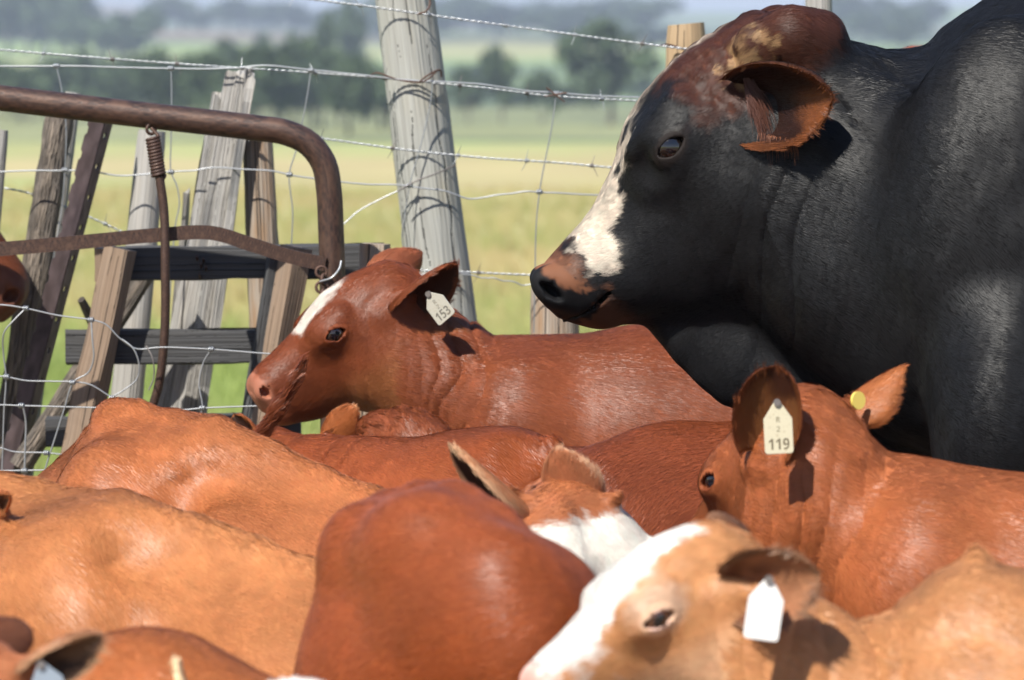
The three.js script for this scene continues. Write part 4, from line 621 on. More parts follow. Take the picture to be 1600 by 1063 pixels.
// pen floor level is y = 0
// --- the bull
{
  const blaze = curve([[0.10, 0.050], [0.36, 0.104], [0.5, 0.082], [0.59, 0.028], [0.65, -0.002], [0.70, -0.042], [0.76, -0.055], [0.785, -0.122], [0.83, -0.14], [0.86, -0.11]]);
  const black = [0.0085, 0.0085, 0.0095], brown = [0.070, 0.024, 0.014], white = [0.72, 0.62, 0.50], tan = [0.165, 0.070, 0.038], nose = [0.010, 0.010, 0.011];
  animal({
    name: 'bull', label: 'huge black bull with white blaze and brown poll standing in profile', category: 'bull', kind: 'bull', px: 1500, z0: 9.2, heading: 180, cell: 0.012, material: new THREE.MeshPhysicalMaterial({ name: 'black coat', vertexColors: true, roughness: 0.65, specularIntensity: 0.2 }),
    taper: -0.08, pow: 2.3,
    spine: [[1110, 140, 0.30, 0.09], [1150, 95, 0.42, 0.14], [1200, 72, 0.52, 0.185], [1300, 76, 0.62, 0.235], [1390, 80, 0.70, 0.275], [1440, 74, 0.73, 0.29], [1480, 40, 0.79, 0.305], [1540, 0, 0.87, 0.33], [1610, -42, 0.94, 0.35], [1690, -62, 0.99, 0.37], [1800, -20, 0.97, 0.39], [1950, 22, 0.93, 0.40], [2300, 30, 0.92, 0.41], [2700, 40, 0.85, 0.37], [2950, 70, 0.75, 0.31], [3080, 160, 0.5, 0.2], [3130, 300, 0.2, 0.08]],
    legs: [-0.10, 0.75, -1.45, 0.85, 0.22],
    head: { kind: 'bull', poll: [1190, 8, 0], nose: [840, 440, -0.02], fine: 0.0046, neckR: 0.13, eyeR: 0.046, eyeIn: 0.006, k: 0.05 }, iris: [0.008, 0.006, 0.005],
    extra({ B, S, H }) {
      const dew = [[965, 486, 0.02, 0.015], [995, 430, 0.085, 0.03], [1060, 410, 0.185, 0.036], [1150, 430, 0.235, 0.042], [1250, 480, 0.235, 0.046], [1380, 550, 0.22, 0.055], [1500, 600, 0.20, 0.07], [1640, 640, 0.18, 0.10]].map(s => { const p = S(s[0], s[1]); return [p[0], p[1], p[1] - s[2], s[3]]; });
      B.loft(dew, 0.03, { pow: 2.5 });
      for (const s of [-1, 1]) {
        B.ell(S(1580, 330, 0.27 * s), [0.20, 0.34, 0.13], 0.09);             // shoulder blade
        B.ell(S(1568, 640, 0.30 * s), [0.13, 0.25, 0.15], 0.045);             // upper arm
        B.ell(S(2650, 330, 0.28 * s), [0.3, 0.3, 0.16], 0.1);
        B.ell(H.at(0.36, -0.30, 0.14 * s), [0.11, 0.11, 0.06], 0.06);
      }
      // folds of skin on the side of the neck and along the throat
      B.bump((x, y, z) => { const p = S(1215, 380), w = Math.exp(-(((x - p[0]) / 0.075) ** 2) - ((y - p[1]) / 0.17) ** 2); return w < 0.01 ? 0 : w * (0.006 * Math.pow(1 - Math.abs(Math.sin((x + y * 0.22 + 0.03 * vnoise(x * 9, y * 4, 1)) * 62)), 3) + 0.005 * vnoise(x * 18, y * 5, z * 9)); }, S(1215, 380), [0.18, 0.34, 0.4]);
      B.bump((x, y, z) => 0.005 * vnoise(x * 11, y * 5.5, z * 8) + 0.0022 * vnoise(x * 33, y * 17, z * 30), S(1500, 400), [1.0, 0.7, 0.5]);
      B.bump((x, y, z) => { const c = H.to(x, y, z), w = Math.exp(-(((c[0] - 0.2) / 0.14) ** 2) - ((c[1] + 0.02) / 0.12) ** 2); return w < 0.01 ? 0 : w * 0.004 * (vnoise(c[0] * 40, c[1] * 40, c[2] * 20) + Math.sin(c[0] * 90 + 3 * vnoise(c[0] * 12, c[1] * 12, 3)) * 0.5); }, H.at(0.2, 0, 0), [0.22, 0.2, 0.2]);
      B.dent(S(1222, 62, -0.165), [0.016, 0.065, 0.05], 0.03); B.ell(S(1246, 84, -0.06), [0.045, 0.04, 0.08], 0.03); B.dent(S(1160, 128, -0.185), [0.03, 0.02, 0.03], 0.03);
      B.bump((x, y, z) => 0.008 * Math.pow(1 - Math.abs(Math.sin((x * 0.8 - y * 0.55) * 30 + vnoise(x * 5, y * 5, 3))), 6) * Math.exp(-(((y - S(1330, 140)[1]) / 0.07) ** 2) - ((x - S(1330, 140)[0]) / 0.07) ** 2), S(1330, 140), [0.16, 0.16, 0.4]);
      for (const s of [-1, 1]) { B.ell(H.at(0.115, -0.035, 0.195 * s), [0.030, 0.036, 0.022], 0.03); B.cone(H.at(-0.02, -0.17, 0.15 * s), H.at(0.02, -0.10, 0.20 * s), 0.05, 0.05, 0.04); }
    },
    color(x, y, z, hc) {
      if (!isHead(hc)) return black;
      const [a, d, w] = hc, n = 0.03 * vnoise(a * 26, d * 26, w * 26) + 0.018 * vnoise(a * 80, d * 80, w * 80);
      let c = black;
      c = mix3(c, brown, sstep(0.40, 0.28, a + n * 2 + Math.max(0, -d - 0.08) * 1.9) * sstep(-0.26, -0.17, d + n));
      if (a > 0.10 && a < 0.9) { const k = sstep(-0.008, 0.008, d - blaze(a) + n * (a < 0.5 ? 0.3 : 0.9)) * sstep(0.865, 0.85, a + n + d * 0.25); const speck = a < 0.5 ? 1 : 0.8 + 0.2 * vnoise(a * 90, d * 90, w * 60); c = mix3(c, a < 0.45 ? mix3(white, brown, 0.45) : white, k * speck); }
      const mz = sstep(0.865, 0.90, a + n + d * 0.2) * sstep(-0.24, -0.16, d); c = mix3(c, tan, mz * sstep(0.972, 0.955, a - d * 0.12 + n) * sstep(-0.125, -0.10, d + n * 2));
      c = mix3(c, mix3(tan, black, 0.5), sstep(-0.165, -0.19, d + n * 1.4) * sstep(0.88, 0.93, a) * sstep(-0.30, -0.25, d));
      c = mix3(c, nose, sstep(0.965, 0.985, a - d * 0.1) * sstep(-0.13, -0.11, d));
      c = mix3(c, [0.36, 0.22, 0.11], sstep(0.056, 0.034, Math.hypot((a - 0.15) * 0.7, d + 0.045) + n * 1.6) * 0.85 * sstep(0.14, 0.17, Math.abs(w)));
      if (a > 0.40 && a < 0.56 && Math.hypot((a - 0.478) / 1.5, d + 0.035) < 0.042) c = [0.02, 0.016, 0.015];
      return c;
    },
    earColor: black,
    ears: [
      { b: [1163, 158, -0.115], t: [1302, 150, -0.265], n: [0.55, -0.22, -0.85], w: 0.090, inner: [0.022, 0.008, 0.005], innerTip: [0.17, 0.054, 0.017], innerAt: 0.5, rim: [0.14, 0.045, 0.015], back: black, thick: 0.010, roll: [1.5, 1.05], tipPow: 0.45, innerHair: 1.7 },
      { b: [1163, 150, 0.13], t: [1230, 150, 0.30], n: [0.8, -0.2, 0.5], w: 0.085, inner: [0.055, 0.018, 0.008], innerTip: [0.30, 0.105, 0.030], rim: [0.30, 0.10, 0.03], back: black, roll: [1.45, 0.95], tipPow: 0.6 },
    ],
    after(A) { strands(A, [A.S(1162, 112, -0.15), A.S(1166, 140, -0.16), A.S(1172, 172, -0.16), A.S(1184, 196, -0.16)], { n: 620, seed: 5, r0: 0.0006, color: [0.075, 0.028, 0.018], drop: [0.025, 0.085], sway: [-0.75, 0, -0.32] }); strands(A, [A.S(1185, 205, -0.17), A.S(1215, 215, -0.19), A.S(1240, 214, -0.21)], { n: 150, seed: 6, r0: 0.0006, color: [0.14, 0.046, 0.018], drop: [0.015, 0.03], sway: [-0.2, 0, -0.1] }); },
    hair: { density: 19000, length: 0.0135, material: M_blackhair, vary: 0.2, minY: 0.7, dust: 0 },
  });
}
const calfColor = (base, o = {}) => (x, y, z, hc, n) => {
  let c = base; const v = fbm(x * 3.1 + base[0] * 9, y * 3.1, z * 3.1, 2); c = mix3(c, [c[0] * 0.72, c[1] * 0.6, c[2] * 0.55], clamp(0.25 + v * 1.3, 0, 0.7) * (o.patch ?? 0.6));
  if (isHead(hc)) {
    const [a, d, w] = hc, k = 0.02 * vnoise(a * 22, d * 22, w * 22) + 0.012 * vnoise(a * 70, d * 70, w * 70);
    if (o.face) c = o.face(c, a, d, w, k);
    c = mix3(c, o.nose ?? [0.30, 0.13, 0.085], sstep(0.90, 0.95, a + k) * sstep(-0.27, -0.2, d));
    const eye = o.eye ?? [0.475, -0.03], e = Math.hypot((a - eye[0]) / 1.45, d - eye[1]); if (e < 0.075) c = mix3(c, o.lid ?? [c[0] * 0.5, c[1] * 0.42, c[2] * 0.4], sstep(0.045, 0.034, e));
  }
  return c;
};
// --- calf with the 153 tag, behind the bull's chest
const RED = [0.215, 0.056, 0.020], RUST = [0.29, 0.070, 0.020], ORANGE = [0.385, 0.130, 0.045], TAN = [0.56, 0.27, 0.105];
const neckFolds = (S, px, py, rx, ry, amp, freq, lean, zc = 0) => [(x, y, z) => { const p = S(px, py), w = Math.exp(-(((x - p[0]) / rx) ** 2) - ((y - p[1]) / ry) ** 2); if (w < 0.01) return 0; const ph = (x + y * lean + 0.05 * vnoise(x * 7, y * 4.5, z * 4) + 0.014 * vnoise(x * 22, y * 12, 2)) * freq * 0.5, c = 1 - Math.abs(Math.sin(ph)); return w * amp * (1.5 * c * c - 0.35) * (0.75 + 0.75 * vnoise(x * 9, y * 7, 8)); }, [...S(px, py)], [rx * 2, ry * 2, 0.4]];
animal({
  label: 'red calf in profile with number 153 ear tag and white forehead flash', px: 900, z0: 10.3, heading: 180, cell: 0.009,
  spine: [[575, 470, 0.20, 0.07], [620, 462, 0.26, 0.088], [690, 492, 0.30, 0.105], [740, 502, 0.34, 0.125], [775, 522, 0.37, 0.15], [900, 521, 0.43, 0.19], [1010, 511, 0.46, 0.205], [1200, 520, 0.46, 0.21], [1400, 535, 0.40, 0.18], [1480, 575, 0.28, 0.12], [1510, 650, 0.1, 0.04]],
  legs: [0.10, 0.55, -0.62, 0.62, 0.12],
  head: { poll: [606, 424, 0], nose: [384, 600, -0.07], up: [0.1, 1, -0.12], fine: 0.0055, neckR: 0.085 },
  extra({ B, S }) {
    for (const s of [-1, 1]) { B.ell(S(810, 700, 0.11 * s), [0.11, 0.17, 0.08], 0.06); B.ell(S(1400, 640, 0.1 * s), [0.13, 0.16, 0.09], 0.06); }
    B.bump(...neckFolds(S, 700, 590, 0.075, 0.15, 0.007, 200, 0.12));
    B.bump((x, y, z) => 0.004 * vnoise(x * 9, y * 6, z * 8), S(950, 620), [0.6, 0.4, 0.4]);
  },
  color: calfColor(RED, { face: (c, a, d, w, k) => { const s = sstep(0.012, -0.012, Math.abs(w + 0.012) - (0.088 - 0.06 * sstep(0.50, 0.22, a)) + k * 1.3) * sstep(0.20, 0.25, a + w * 0.6) * sstep(0.63, 0.605, a + k); c = mix3(c, [0.72, 0.66, 0.58], s * sstep(-0.02, 0.01, d)); return mix3(c, [0.30, 0.13, 0.045], sstep(-0.22, -0.40, d) * 0.4 * sstep(0.8, 0.6, a)); }, nose: [0.30, 0.115, 0.07] }),
  earColor: RED,
  ears: [
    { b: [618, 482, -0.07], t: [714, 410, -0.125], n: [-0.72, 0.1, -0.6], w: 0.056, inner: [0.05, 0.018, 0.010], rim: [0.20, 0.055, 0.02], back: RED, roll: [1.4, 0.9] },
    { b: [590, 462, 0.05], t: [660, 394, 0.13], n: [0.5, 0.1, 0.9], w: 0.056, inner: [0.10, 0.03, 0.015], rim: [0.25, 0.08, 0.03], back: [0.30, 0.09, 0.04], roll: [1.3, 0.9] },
  ],
  after(A) { earTag(A, { p: A.S(668, 456, -0.145), w: 0.046, h: 0.068, roll: 0.66, turn: -0.45, tip: 0.1, color: [0.42, 0.40, 0.34], text: '153', small: ['R', '2'], ink: '#5a5650' }); },
});
// --- calf behind the orange back, facing left
animal({
  label: 'dark red calf whose long back lies below the tagged red calf', px: 640, z0: 9.6, heading: 145, cell: 0.012, minTop: 1,
  spine: [[380, 705, 0.16, 0.055], [415, 674, 0.22, 0.075], [450, 678, 0.26, 0.09], [540, 682, 0.33, 0.12], [640, 684, 0.40, 0.155], [720, 671, 0.43, 0.175], [790, 667, 0.42, 0.175], [840, 684, 0.36, 0.14], [866, 715, 0.26, 0.09], [876, 770, 0.1, 0.03]],
  legs: [0.18, 0.5, -0.30, 0.55, 0.10],
  head: { poll: [395, 690, 0], nose: [300, 860, 0.05], L: 0.33, fine: null, eyes: false, neckAt: 1 },
  extra({ B, S }) { B.cone(S(862, 700), S(868, 900, 0), 0.022, 0.014, 0.02); B.dent(S(815, 700, -0.1), [0.05, 0.05, 0.06], 0.05); B.bump(...neckFolds(S, 500, 740, 0.10, 0.10, 0.005, 120, 0.1)); },
  color: calfColor(RUST.map(v => v * 0.9)), earColor: RUST,
  ears: [{ b: [402, 700, -0.05], t: [364, 648, -0.06], n: [-0.3, -0.1, -0.95], w: 0.030, inner: [0.03, 0.011, 0.006], rim: [0.30, 0.10, 0.03], back: RUST, roll: [1.5, 1.0] }],
});
// --- calf head between, only its ear and curly poll show
animal({
  label: 'calf showing only one upright ear and curly poll below the 153 tag calf jaw', px: 640, z0: 9.98, heading: 150, cell: 0.012,
  spine: [[580, 700, 0.14, 0.06], [620, 690, 0.2, 0.07], [700, 700, 0.3, 0.1], [800, 700, 0.36, 0.13], [950, 700, 0.36, 0.14], [1050, 720, 0.3, 0.12], [1090, 800, 0.1, 0.04]],
  legs: [-0.1, 0.5, -0.45, 0.5, 0.08],
  head: { poll: [606, 655, 0], nose: [560, 860, 0.05], L: 0.30, eyes: false, up: [0.9, 0.5, 0] },
  extra({ B, H, S }) { B.ell(S(602, 668), [0.062, 0.030, 0.05], 0.02); B.bump((x, y, z) => 0.005 * vnoise(x * 70, y * 70, z * 70), S(602, 660), [0.07, 0.05, 0.07]); },
  color: calfColor(RED), earColor: RUST,
  ears: [{ b: [508, 692, -0.03], t: [558, 634, -0.03], n: [-0.1, 0.2, 0.95], w: 0.036, inner: [0.1, 0.03, 0.015], rim: [0.55, 0.30, 0.14], back: [0.34, 0.10, 0.03], roll: [1.0, 0.7], tipPow: 0.9 }],
});
// --- two orange calves on the left
animal({
  label: 'orange calf with its withers against the old hurdle, second back from the left corner', px: 330, z0: 8.6, heading: 140, cell: 0.011, pow: 1.85, taper: -0.28, ridge: 0.012,
  spine: [[40, 900, 0.12, 0.05], [80, 770, 0.20, 0.08], [115, 712, 0.28, 0.115], [150, 672, 0.35, 0.14], [180, 640, 0.41, 0.155], [215, 634, 0.43, 0.165], [270, 648, 0.44, 0.18], [340, 662, 0.46, 0.19], [420, 700, 0.46, 0.195], [500, 738, 0.46, 0.195], [580, 770, 0.45, 0.19], [660, 800, 0.42, 0.17], [720, 850, 0.32, 0.13], [745, 930, 0.1, 0.04]],
  legs: [0.18, 0.55, -0.42, 0.55, 0.12],
  head: { poll: [60, 860, 0], nose: [-40, 1150, 0.05], L: 0.33, eyes: false },
  extra({ B, S, hit }) { B.dent(hit(268, 785, -0.012), [0.045, 0.075, 0.05], 0.05); B.dent(hit(400, 745, -0.03), [0.14, 0.035, 0.04], 0.07); B.ell(S(165, 830, -0.12), [0.10, 0.15, 0.09], 0.05); B.ell(S(186, 655), [0.045, 0.03, 0.04], 0.02);  B.bump((x, y, z) => 0.003 * vnoise(x * 8, y * 7, z * 8), S(330, 760), [0.6, 0.4, 0.4]); },
  color: calfColor(ORANGE), earColor: ORANGE,
});
animal({
  label: 'pale orange calf with broad back filling the lower left corner', px: 250, z0: 7.9, heading: 140, cell: 0.011, pow: 1.85, taper: -0.28, ridge: 0.012,
  spine: [[-160, 790, 0.22, 0.085], [-80, 762, 0.28, 0.10], [0, 748, 0.32, 0.12], [60, 757, 0.36, 0.14], [130, 775, 0.40, 0.16], [190, 778, 0.43, 0.175], [300, 815, 0.45, 0.19], [400, 850, 0.46, 0.20], [480, 882, 0.46, 0.20], [560, 920, 0.45, 0.19], [640, 965, 0.38, 0.15], [685, 1040, 0.12, 0.05]],
  legs: [0.12, 0.5, -0.42, 0.5, 0.12],
  head: { poll: [-150, 760, 0], nose: [-330, 960, 0.05], L: 0.34, eyes: false },
  extra({ B, S, hit }) { B.ell(S(90, 980, -0.12), [0.14, 0.15, 0.09], 0.14); B.dent(hit(290, 880, -0.036), [0.15, 0.04, 0.042], 0.09); B.dent(hit(235, 980, -0.03), [0.06, 0.13, 0.042], 0.09); B.bump((x, y, z) => 0.003 * vnoise(x * 8, y * 7, z * 8), S(250, 900), [0.6, 0.4, 0.4]); },
  color: calfColor([0.45, 0.180, 0.066]), earColor: ORANGE,
  ears: [{ b: [-20, 800, -0.12], t: [14, 772, -0.15], n: [0, -0.5, -0.8], w: 0.02, inner: [0.08, 0.03, 0.015], rim: ORANGE, back: ORANGE }],
});
// --- hidden calf whose raised tail shows in front of the 153 calf's muzzle
animal({
  label: 'mostly hidden calf with its red tail raised before the tagged red calf muzzle', px: 560, z0: 8.98, heading: -14, cell: 0.016,
  spine: [[372, 850, 0.1, 0.05], [392, 785, 0.26, 0.10], [450, 770, 0.34, 0.125], [560, 772, 0.36, 0.14], [680, 790, 0.34, 0.13], [760, 810, 0.3, 0.1], [830, 850, 0.22, 0.08], [880, 900, 0.1, 0.05]],
  legs: [0.12, 0.45, -0.15, 0.45, 0.08],
  head: { poll: [800, 840, 0], nose: [880, 1080, 0.05], L: 0.27, eyes: false },
  extra({ B, S }) { const t0 = S(480, 550), t1 = S(380, 720); B.fine = { lo: [t1[0], t1[1], -0.03], hi: [t0[0], t0[1], 0.03], cell: 0.006 }; B.cone(S(400, 800), S(396, 700, 0), 0.020, 0.013, 0.02); B.cone(S(396, 700), S(437, 636), 0.013, 0.0105, 0.015); B.cone(S(437, 636), S(462, 592), 0.0105, 0.0085, 0.015); B.cone(S(462, 592), S(476, 560), 0.0085, 0.004, 0.01); },
  color: calfColor(RED.map(v => v * 0.8)), hair: { minY: 0.74, density: 22000, length: 0.015, vary: 0.25 },
});
// --- red rump in the middle foreground
animal({
  label: 'deep red calf with rounded rump in the middle foreground', px: 680, z0: 7.05, heading: -42, cell: 0.011, pow: 1.95, taper: -0.22, ridge: 0.02,
  spine: [[535, 1080, 0.12, 0.05], [545, 930, 0.30, 0.10], [570, 838, 0.40, 0.14], [610, 792, 0.46, 0.165], [660, 770, 0.48, 0.175], [715, 772, 0.48, 0.18], [775, 806, 0.47, 0.17], [828, 872, 0.45, 0.15], [870, 935, 0.42, 0.13], [930, 975, 0.36, 0.12], [980, 1060, 0.28, 0.10], [1000, 1150, 0.15, 0.06]],
  legs: [0.18, 0.45, -0.20, 0.5, 0.11],
  head: { poll: [965, 1075, 0], nose: [1010, 1330, 0.05], L: 0.32, eyes: false },
  extra({ B, S, hit }) { B.dent(hit(792, 908, -0.012), [0.06, 0.035, 0.045], 0.03); B.dent(hit(690, 850, -0.03), [0.13, 0.03, 0.045], 0.05); B.dent(hit(865, 985, -0.02), [0.06, 0.06, 0.05], 0.05); B.ell(hit(862, 930, 0.03), [0.05, 0.05, 0.05], 0.035); B.ell(hit(560, 860, 0.035), [0.05, 0.06, 0.05], 0.05); for (const q of [-1, 1]) B.ell(S(650, 850, 0.10 * q), [0.07, 0.06, 0.06], 0.10); B.dent(S(735, 890, 0.20), [0.06, 0.07, 0.045], 0.08);  B.ell(S(775, 1010, 0.11), [0.12, 0.15, 0.09], 0.12); B.bump((x, y, z) => 0.006 * vnoise(x * 7, y * 6, z * 8), S(680, 900), [0.6, 0.4, 0.4]); },
  color: calfColor(RUST), earColor: RUST,
});
// --- white-faced calf looking away
animal({
  label: 'calf looking away, white face with brown eye patch and small horn bud', px: 770, z0: 7.85, heading: 30, cell: 0.012,
  spine: [[560, 930, 0.1, 0.04], [590, 860, 0.3, 0.12], [660, 840, 0.38, 0.15], [740, 840, 0.36, 0.14], [800, 825, 0.3, 0.11], [840, 800, 0.24, 0.085], [862, 785, 0.2, 0.07]],
  legs: [0.02, 0.45, -0.22, 0.5, 0.09],
  head: { poll: [886, 790, 0.0], nose: [1012, 950, 0.05], L: 0.40, up: [-0.3, 0.5, 0.8], fine: 0.006, neckAt: 1, eyes: true },
  extra({ B, S, H }) { for (const s of [-1, 1]) B.cone(H.at(0.10, 0.05, 0.13 * s), H.at(0.09, 0.10, 0.15 * s), 0.014, 0.008, 0.015); },
  color: calfColor([0.42, 0.15, 0.06], { face: (c, a, d, w, k) => mix3(c, [0.78, 0.74, 0.66], sstep(0.06, 0.10, a + k * 2 + w * 0.55)) }),
  earColor: [0.42, 0.15, 0.06],
  ears: [
    { b: [832, 806, -0.02], t: [700, 692, -0.02], n: [-0.9, -0.75, 0.12], w: 0.040, inner: [0.03, 0.02, 0.018], innerHair: 0.3, rim: [0.62, 0.42, 0.26], back: [0.48, 0.20, 0.09], roll: [1.5, 1.1], tipPow: 0.9 },
    { b: [898, 806, -0.03], t: [872, 696, -0.01], n: [0.75, 0.1, -0.55], w: 0.052, skew: 0.85, inner: [0.1, 0.04, 0.02], innerHair: 0.3, rim: [0.62, 0.42, 0.26], back: [0.45, 0.17, 0.08], roll: [1.0, 0.7], tipPow: 0.85 },
  ],
});
// --- dark red calf between
animal({
  label: 'dark red calf wedged between the calf looking away and the 119 tag calf', px: 1050, z0: 8.7, heading: 28, cell: 0.012,
  spine: [[872, 830, 0.1, 0.04], [885, 750, 0.28, 0.11], [915, 705, 0.40, 0.15], [960, 688, 0.44, 0.175], [1020, 670, 0.46, 0.185], [1080, 662, 0.46, 0.185], [1150, 657, 0.45, 0.18], [1220, 660, 0.42, 0.165], [1270, 680, 0.34, 0.13], [1310, 720, 0.26, 0.1], [1340, 790, 0.16, 0.07]],
  legs: [0.18, 0.5, -0.22, 0.55, 0.11],
  head: { poll: [1310, 760, 0], nose: [1370, 1000, 0.03], L: 0.32, eyes: false },
  extra({ B, S }) { B.dent(S(1095, 745, 0.185), [0.06, 0.035, 0.05], 0.04); B.bump((x, y, z) => 0.006 * vnoise(x * 9, y * 8, z * 9), S(1050, 760), [0.6, 0.4, 0.4]); },
  color: calfColor([0.215, 0.052, 0.018]), hair: { length: 0.017 },
});
// --- the calf with the 119 tag
animal({
  label: 'orange red calf with number 119 tag in its cupped ear', px: 1350, z0: 8.05, heading: 172, cell: 0.0085,
  spine: [[1190, 700, 0.22, 0.075], [1225, 655, 0.28, 0.09], [1270, 640, 0.33, 0.105], [1320, 672, 0.35, 0.12], [1370, 702, 0.38, 0.14], [1420, 712, 0.41, 0.16], [1500, 728, 0.44, 0.18], [1600, 738, 0.46, 0.20], [1750, 748, 0.47, 0.205], [1950, 748, 0.45, 0.20], [2080, 765, 0.36, 0.16], [2140, 820, 0.2, 0.08]],
  legs: [0.02, 0.5, -0.62, 0.5, 0.12],
  head: { poll: [1240, 622, 0], nose: [1070, 862, 0.22], L: 0.37, eyeIn: 0.022, up: [0.75, 0.1, 0.65], fine: 0.006, neckR: 0.085, neckAt: 2 },
  extra({ B, S }) { B.ell(S(1440, 950, -0.11), [0.11, 0.17, 0.09], 0.06); B.bump(...neckFolds(S, 1270, 820, 0.10, 0.14, 0.004, 120, 0.25)); B.bump((x, y, z) => 0.005 * vnoise(x * 8, y * 6, z * 8), S(1450, 850), [0.6, 0.4, 0.4]); },
  color: calfColor([0.35, 0.105, 0.036]), earColor: [0.36, 0.105, 0.034],
  ears: [
    { b: [1198, 704, -0.075], t: [1214, 572, -0.13], n: [0.1, -0.2, -1], w: 0.059, innerAt: 0.45, inner: [0.22, 0.085, 0.03], innerTip: [0.05, 0.016, 0.008], rim: [0.20, 0.06, 0.02], back: [0.30, 0.08, 0.03], roll: [1.35, 0.9], tipPow: 0.42, innerHair: 1.2 },
    { b: [1308, 655, 0.05], t: [1420, 570, 0.10], n: [-0.25, -0.8, 0.5], w: 0.050, inner: [0.06, 0.02, 0.01], rim: [0.25, 0.07, 0.02], back: [0.40, 0.13, 0.04], roll: [1.1, 0.8], tipPow: 1.35 },
  ],
  after(A) { earTag(A, { p: A.S(1214, 622, -0.185), w: 0.043, h: 0.086, roll: 0.05, tip: 0.02, color: [0.58, 0.53, 0.38], text: '119', small: ['R', '2'], ink: '#5a5240' }); const b = part('ear_button', new THREE.CylinderGeometry(0.0145, 0.0145, 0.004, 20).rotateX(Math.PI / 2).rotateZ(-0.6), new THREE.MeshPhysicalMaterial({ name: 'yellow plastic', color: new THREE.Color().setRGB(0.75, 0.58, 0.12), roughness: 0.4 }), A.root); b.position.set(...A.S(1341, 626, 0.015)); b.rotation.set(0.1, Math.PI - A.root.rotation.y + 0.7, 0); b.userData.label = 'round yellow ear button'; },
});
// --- tan calf with white face in front
animal({
  label: 'tan calf with broad white blaze and blank white ear tag nearest the camera', px: 1250, z0: 6.75, heading: 180, cell: 0.010,
  spine: [[1100, 900, 0.20, 0.07], [1150, 905, 0.25, 0.085], [1220, 915, 0.28, 0.095], [1290, 942, 0.29, 0.105], [1360, 965, 0.30, 0.12], [1420, 930, 0.36, 0.14], [1470, 890, 0.41, 0.155], [1525, 872, 0.44, 0.165], [1600, 890, 0.44, 0.18], [1750, 930, 0.44, 0.19], [1950, 950, 0.44, 0.19], [2080, 960, 0.38, 0.16], [2170, 1040, 0.15, 0.07]],
  legs: [-0.20, 0.45, -0.72, 0.5, 0.11],
  head: { poll: [1112, 836, -0.01], nose: [818, 1064, -0.11], up: [0.0, 1, -0.14], fine: 0.005, neckR: 0.085, neckAt: 2, k: 0.04, shape: { eyeOpen: [0.078, 0.034], eye: [0.45, -0.035], fossa: [[0.60, -0.11, 0.295], [0.09, 0.05, 0.07]] }, eyeR: 0.078, eyeIn: 0.024 },
  iris: [0.10, 0.04, 0.02],
  extra({ B, S }) { B.cone(S(1525, 885), S(1526, 862), 0.02, 0.008, 0.02); B.bump(...neckFolds(S, 1290, 1030, 0.10, 0.11, 0.005, 140, 0.05)); B.bump((x, y, z) => 0.004 * vnoise(x * 8, y * 6, z * 8), S(1450, 980), [0.5, 0.4, 0.4]); B.dent(S(1470, 992, -0.15), [0.07, 0.02, 0.04], 0.04); },
  color: calfColor([0.56, 0.265, 0.110], { face: (c, a, d, w, k) => { const s = sstep(0.015, -0.015, Math.abs(w) - (w > 0 ? 0.21 : 0.122) + 0.05 * sstep(0.5, 0.1, a) + k) * sstep(0.02, 0.06, a); c = mix3(c, [0.62, 0.40, 0.25], sstep(-0.15, -0.3, d) * 0.6); const e = Math.hypot((a - 0.42) / 1.3, d - 0.0); c = mix3(c, [0.66, 0.50, 0.38], sstep(0.13, 0.07, e + k) * 0.55); return mix3(c, [0.80, 0.77, 0.72], s); }, nose: [0.62, 0.36, 0.30], lid: [0.62, 0.40, 0.33], eye: [0.45, -0.035] }),
  earColor: [0.45, 0.19, 0.08],
  ears: [{ b: [1146, 926, -0.075], t: [1280, 898, -0.15], n: [0.25, -0.12, -0.95], w: 0.056, inner: [0.16, 0.06, 0.03], innerTip: [0.40, 0.18, 0.09], rim: [0.20, 0.11, 0.065], back: [0.42, 0.18, 0.075], thick: 0.008, roll: [1.2, 0.7], tipPow: 0.5, innerHair: 1.4, innerAt: 0.12 }, { b: [1128, 872, 0.06], t: [1176, 846, 0.12], n: [0.5, 0.1, 0.6], w: 0.055, inner: [0.05, 0.02, 0.01], rim: [0.3, 0.15, 0.08], back: [0.22, 0.10, 0.05], roll: [1.4, 1.0] }],
  after(A) { earTag(A, { p: A.S(1203, 898, -0.165), w: 0.044, h: 0.085, roll: -0.14, tip: 0.0, color: [0.80, 0.80, 0.78] }); },
});
// --- calves cut by the lower edge
animal({
  label: 'orange brown calf back rising at the bottom edge, left of centre', px: 270, z0: 6.75, heading: 165, cell: 0.011,
  spine: [[60, 1060, 0.15, 0.06], [110, 1018, 0.28, 0.11], [160, 992, 0.36, 0.15], [220, 981, 0.40, 0.17], [280, 990, 0.42, 0.18], [340, 1020, 0.42, 0.18], [390, 1048, 0.42, 0.18], [520, 1100, 0.42, 0.17], [700, 1140, 0.38, 0.15], [790, 1200, 0.15, 0.07]],
  legs: [0.06, 0.4, -0.42, 0.45, 0.1],
  head: { poll: [70, 1060, 0], nose: [-60, 1260, 0.05], L: 0.32, eyes: false },
  color: calfColor([0.42, 0.135, 0.042]), earColor: ORANGE,
  ears: [{ b: [296, 1100, -0.20], t: [272, 1026, -0.21], n: [0.9, 0, -0.3], w: 0.018, inner: [0.05, 0.025, 0.015], rim: [0.75, 0.55, 0.33], back: [0.75, 0.55, 0.33], roll: [1.0, 0.9] }],
});
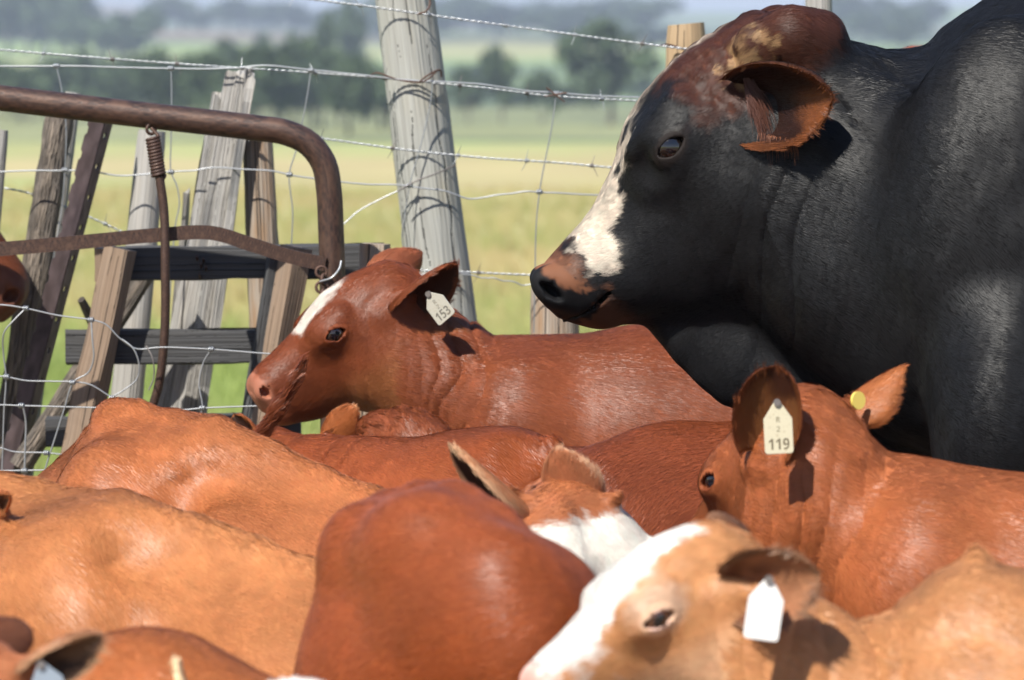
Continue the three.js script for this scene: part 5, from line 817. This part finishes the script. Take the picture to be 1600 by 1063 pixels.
animal({
  label: 'brown calf at the bottom left corner with a grey tag in its furry ear', px: -60, z0: 6.35, heading: 20, cell: 0.013,
  spine: [[-420, 1100, 0.3, 0.12], [-330, 1080, 0.36, 0.16], [-230, 1075, 0.36, 0.16], [-120, 1060, 0.3, 0.12], [-60, 1050, 0.22, 0.08], [-20, 1040, 0.16, 0.06]],
  legs: [-0.15, 0.4, -0.5, 0.4, 0.09],
  head: { poll: [-10, 1028, 0], nose: [110, 1260, 0.03], L: 0.32, eyes: false, up: [1, 0.4, 0] },
  color: calfColor([0.45, 0.17, 0.075]), earColor: ORANGE,
  ears: [{ b: [34, 1052, 0.06], t: [160, 990, 0.10], n: [-0.25, -0.55, 0.8], w: 0.034, inner: [0.04, 0.02, 0.012], innerTip: [0.16, 0.085, 0.045], rim: [0.50, 0.30, 0.17], back: [0.42, 0.18, 0.09], roll: [1.5, 1.1], tipPow: 0.7, innerHair: 1.6 }, { b: [-40, 1010, -0.05], t: [50, 985, -0.12], n: [0.2, -0.3, -0.9], w: 0.036, inner: [0.1, 0.04, 0.02], rim: [0.15, 0.05, 0.02], back: [0.20, 0.07, 0.03], roll: [1.0, 0.8], tipPow: 0.5 }],
  after(A) { earTag(A, { p: A.S(62, 1032, 0.11), w: 0.04, h: 0.07, roll: 0.3, color: [0.25, 0.30, 0.36] }); },
});
animal({
  label: 'calf of which only a sliver of white poll shows at the bottom edge', px: 470, z0: 6.2, heading: -60, cell: 0.013,
  spine: [[400, 1130, 0.2, 0.08], [440, 1105, 0.3, 0.12], [480, 1110, 0.3, 0.11], [520, 1110, 0.2, 0.07]],
  legs: [0.02, 0.35, -0.12, 0.35, 0.06],
  head: { poll: [488, 1090, 0], nose: [500, 1350, 0.05], L: 0.27, eyes: false, up: [1, 0.4, 0], neckAt: 1 },
  color: calfColor([0.42, 0.15, 0.06], { face: () => [0.78, 0.72, 0.66] }), hair: { minY: 0.5 },
});
// --- brown cow whose muzzle reaches in from the left, and one grazing past the fence
animal({
  name: 'cow', category: 'cow', label: 'dark brown cow muzzle reaching in at the left edge behind the gate', px: -300, z0: 10.95, heading: 0, cell: 0.014,
  spine: [[-1000, 260, 0.4, 0.2], [-900, 220, 0.55, 0.24], [-600, 220, 0.58, 0.25], [-420, 230, 0.5, 0.2], [-300, 235, 0.38, 0.13], [-220, 240, 0.28, 0.1]],
  legs: [-0.15, 0.7, -0.75, 0.8, 0.15], size: 1.35,
  head: { poll: [-190, 165, 0], nose: [53, 455, 0], fine: 0.007, up: [0.7, 0.7, 0] },
  color: calfColor([0.16, 0.048, 0.020], { nose: [0.10, 0.035, 0.02] }),
});
animal({
  name: 'cow', category: 'cow', label: 'red cow beyond the bull of which only a strip of back shows', px: 1600, z0: 12.6, heading: 180, cell: 0.02, size: 1.5,
  spine: [[1330, 130, 0.3, 0.1], [1380, 100, 0.4, 0.14], [1425, 72, 0.5, 0.18], [1600, 80, 0.6, 0.25], [1900, 80, 0.62, 0.27], [2150, 90, 0.5, 0.22], [2230, 150, 0.2, 0.08]],
  legs: [0.1, 0.8, -0.65, 0.85, 0.16],
  head: { poll: [1400, 250, 0], nose: [1400, 560, 0.05], L: 0.45, eyes: false, up: [1, 0.2, 0] },
  color: calfColor(RUST), hair: { minY: 1.2, density: 4000 },
});
renderer.render(scene, camera);
